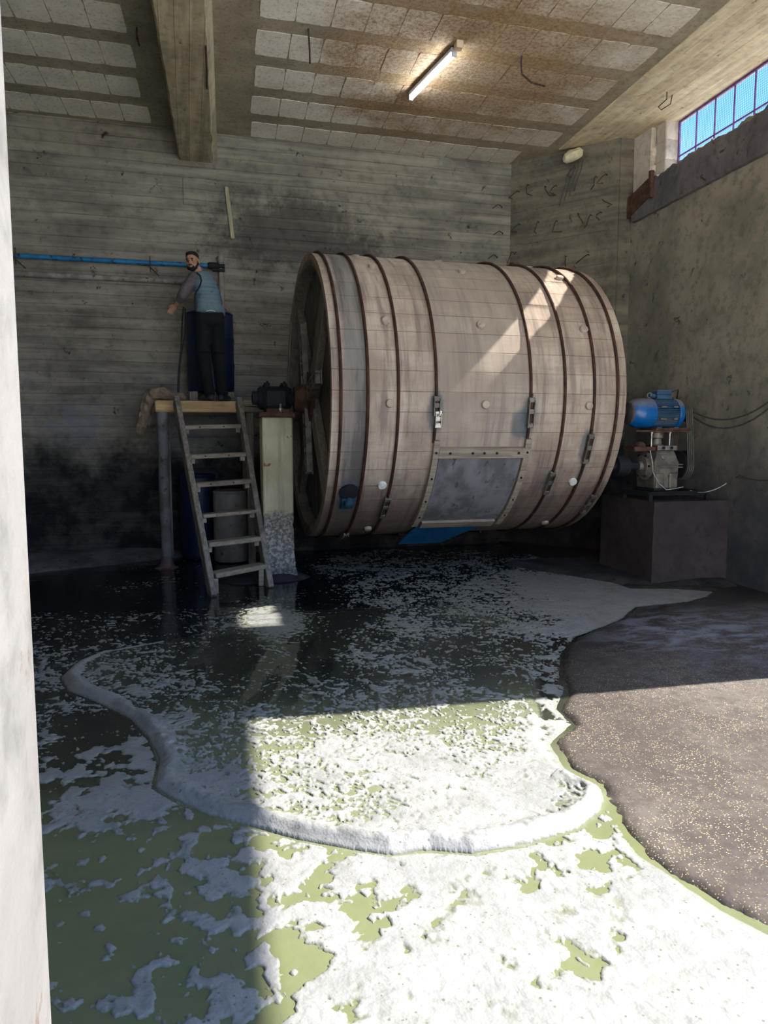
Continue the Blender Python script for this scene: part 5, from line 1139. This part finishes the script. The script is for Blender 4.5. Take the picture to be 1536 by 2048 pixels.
def hand(W_, d, side, out):
    """palm, four bent fingers of unequal length and a thumb from the side of the palm"""
    d = d.normalized(); side = (side - d * side.dot(d)).normalized(); nrm = d.cross(side).normalized() * out
    ell(body, W_ + d * 0.048, (0.042, 0.048, 0.016), (side, d, nrm))
    for i, (L, off) in enumerate(((0.066, 0.031), (0.075, 0.011), (0.070, -0.010), (0.054, -0.029))):
        k0 = W_ + d * 0.086 + side * off; cu = 0.35 + 0.12 * i
        k1 = k0 + (d * cos(cu) + nrm * sin(cu)) * L * 0.45; k2 = k1 + (d * cos(cu * 2.2) + nrm * sin(cu * 2.2)) * L * 0.32; k3 = k2 + (d * cos(cu * 3) + nrm * sin(cu * 3)) * L * 0.23
        cone(body, k0 - d * 0.02, k1, 0.0095, 0.0088, 10); cone(body, k1, k2, 0.0088, 0.008, 10); cone(body, k2, k3, 0.008, 0.0068, 10)
    t0 = W_ + d * 0.025 + side * 0.030; t1 = t0 + (d * 0.5 + side * 0.75 + nrm * 0.3).normalized() * 0.036; t2 = t1 + (d * 0.85 + side * 0.35 + nrm * 0.4).normalized() * 0.030
    cone(body, t0, t1, 0.012, 0.0105, 10); cone(body, t1, t2, 0.0105, 0.008, 10)
hand(WrL, Vector((-0.62, 0.15, -0.60)), Vector((-0.5, -0.6, 0.55)), -1)
hand(WrR, Vector((0.45, 0.7, -0.35)), Vector((-0.8, 0.4, 0)), 1)
melt(body.build('body', m_skin, man), 0.0042, 3)
# face details
m_eye = simple('dark_eyes', (26, 20, 18), (40, 32, 28), 20, 0.3)
for s_ in (-1, 1): ell(MB(), hp(s_ * 0.030, 0.079, 0.002), (0.011, 0.007, 0.006), HA, 12, 8).build('eye', m_eye, man, True)
for s_ in (-1, 1): ell(MB(), hp(s_ * 0.031, 0.084, 0.020), (0.022, 0.010, 0.0055), HA, 12, 8).build('eyebrow', m_hair, man, True)
b = MB(); ell(b, hp(0, 0.091, -0.051), (0.026, 0.010, 0.006), HA, 12, 8)
b.build('moustache', m_hair, man, True)
b = MB(); ell(b, hp(0, -0.022, 0.055), (0.079, 0.092, 0.070), HA); ell(b, hp(0, -0.045, 0.005), (0.078, 0.068, 0.075), HA); ell(b, hp(0, 0.045, 0.090), (0.052, 0.034, 0.022), HA)
melt(b.build('hair', m_hair, man), 0.006, 3)
b = MB(); ell(b, hp(0, 0.046, -0.092), (0.042, 0.040, 0.030), HA); 
for s_ in (-1, 1): cone(b, hp(s_ * 0.064, 0.004, -0.035), hp(s_ * 0.044, 0.040, -0.085), 0.012, 0.020); cone(b, hp(s_ * 0.026, 0.079, -0.056), hp(s_ * 0.028, 0.066, -0.090), 0.006, 0.014)
melt(b.build('beard', m_hair, man), 0.005, 3)
# sweater: arms and collar
b = MB()
for A, B_, C_ in ((ShL, ElL, WrL), (ShR, ElR, WrR)):
    cone(b, A + (A - B_).normalized() * 0.01, B_, 0.080, 0.066); cone(b, B_, B_.lerp(C_, 0.42), 0.066, 0.054)
    ell(b, A, (0.082, 0.085, 0.080)); cone(b, A.lerp(B_, .35), A.lerp(B_, .55), 0.080, 0.078)
b.torus(B_.lerp(C_, 0.42), C_ - B_, 0.042, 0.012); b.torus(ElL.lerp(WrL, 0.42), WrL - ElL, 0.042, 0.013); cone(b, nb + Vector((0, 0, -.02)), nb + Vector((-.012, -.01, 0.04)), 0.068, 0.062); cone(b, (0.22, 9.50, 3.52), (0.27, 9.44, 3.30), 0.10, 0.11)
melt(b.build('sweater', m_sweat, man), 0.007, 4)
# vest, quilted in four bulging bands
b = MB(); spine = [(0.225, 9.475, 3.585, 0.118, 0.085), (0.235, 9.465, 3.50, 0.155, 0.115), (0.262, 9.43, 3.40, 0.168, 0.125), (0.280, 9.39, 3.30, 0.168, 0.128), (0.290, 9.36, 3.20, 0.172, 0.132), (0.292, 9.345, 3.135, 0.176, 0.132)]
sd_ = (ShR - ShL).normalized()
for x, y, z, ra, rb in spine: ell(b, (x, y, z), (ra * 0.98, rb, 0.058), (Vector((1, 0.28, 0)).normalized(), Vector((-0.28, 1, 0)).normalized(), Vector((0, 0, 1))))
for i in range(len(spine) - 1):
    p, q_ = spine[i], spine[i + 1]; ell(b, ((p[0] + q_[0]) / 2, (p[1] + q_[1]) / 2, (p[2] + q_[2]) / 2), ((p[3] + q_[3]) / 2 * 0.955, (p[4] + q_[4]) / 2 * 0.95, 0.06), (Vector((1, 0.28, 0)).normalized(), Vector((-0.28, 1, 0)).normalized(), Vector((0, 0, 1))))
cone(b, nb + Vector((0.0, 0.0, -0.05)), ShL + Vector((0.055, 0.0, 0.005)), 0.085, 0.06); cone(b, nb + Vector((0.0, 0.0, -0.05)), ShR + Vector((-0.02, 0, 0)), 0.085, 0.07)
b.torus(nb + Vector((0, -0.005, -0.005)), Vector((-.15, -0.1, 1)), 0.062, 0.018)
ell(b, (0.43, 9.37, 3.14), (0.05, 0.07, 0.075))
vo = melt(b.build('vest', m_vest, man), 0.007, 4)
b = MB(); b.tube([(0.150, 9.40, 3.605), (0.188, 9.345, 3.56), (0.200, 9.315, 3.50), (0.185, 9.298, 3.44), (0.150, 9.300, 3.38), (0.118, 9.318, 3.33), (0.112, 9.30, 3.24), (0.116, 9.275, 3.15)], 0.0085, 8)
b.build('armhole_piping', m_trim, vo, True)
# trousers, belt tab
b = MB(); ell(b, (0.290, 9.345, 3.085), (0.165, 0.125, 0.09)); ell(b, (0.290, 9.335, 3.02), (0.168, 0.125, 0.10))
for A, B_, C_ in hips: cone(b, A, B_, 0.102, 0.078); cone(b, B_, C_ + Vector((0, 0, 0.0)), 0.078, 0.064); ell(b, C_ + Vector((0, 0, 0.02)), (0.07, 0.072, 0.035)); ell(b, B_ + Vector((0.01, -0.02, 0.03)), (0.08, 0.075, 0.04))
to = melt(b.build('trousers', m_trous, man), 0.008, 4)
b = MB(); n = 10
b.tube([(0.245 + 0.11 * i / n, 9.218 - 0.018 * sin(pi * i / n), 3.118 + 0.010 * sin(pi * i / n)) for i in range(n + 1)], 0.005, 6); b.build('belt_tab', m_lampbody, to, True)
for (A, B_, C_), dirx in zip(hips, (Vector((-0.55, 0.8, 0)), Vector((0.5, 0.85, 0)))):
    d = dirx.normalized(); s2 = Vector((d.y, -d.x, 0)); b = MB(); z0 = 2.05
    ell(b, C_ + Vector((0, 0, -0.045)) - d * 0.02, (0.045, 0.06, 0.05), (s2, d, Vector((0, 0, 1)))); 
    p = Vector((C_.x, C_.y, z0 + 0.042)) + d * 0.10; ell(b, p, (0.048, 0.095, 0.042), (s2, d, Vector((0, 0, 1))))
    p = Vector((C_.x, C_.y, z0 + 0.036)) - d * 0.03; ell(b, p, (0.042, 0.055, 0.038), (s2, d, Vector((0, 0, 1))))
    sh_ = melt(b.build('shoe', m_shoe, man), 0.006, 3)
    b = MB(); b.tube([Vector((C_.x, C_.y, z0 + 0.083 - q_ * 0.12)) + d * q_ + s2 * t * 0.025 for q_, t in ((.02, -1), (.035, 1), (.05, -1), (.065, 1), (.08, -1), (.09, 1))], 0.004, 6)
    b.build('shoe_laces', m_wire, sh_, True)
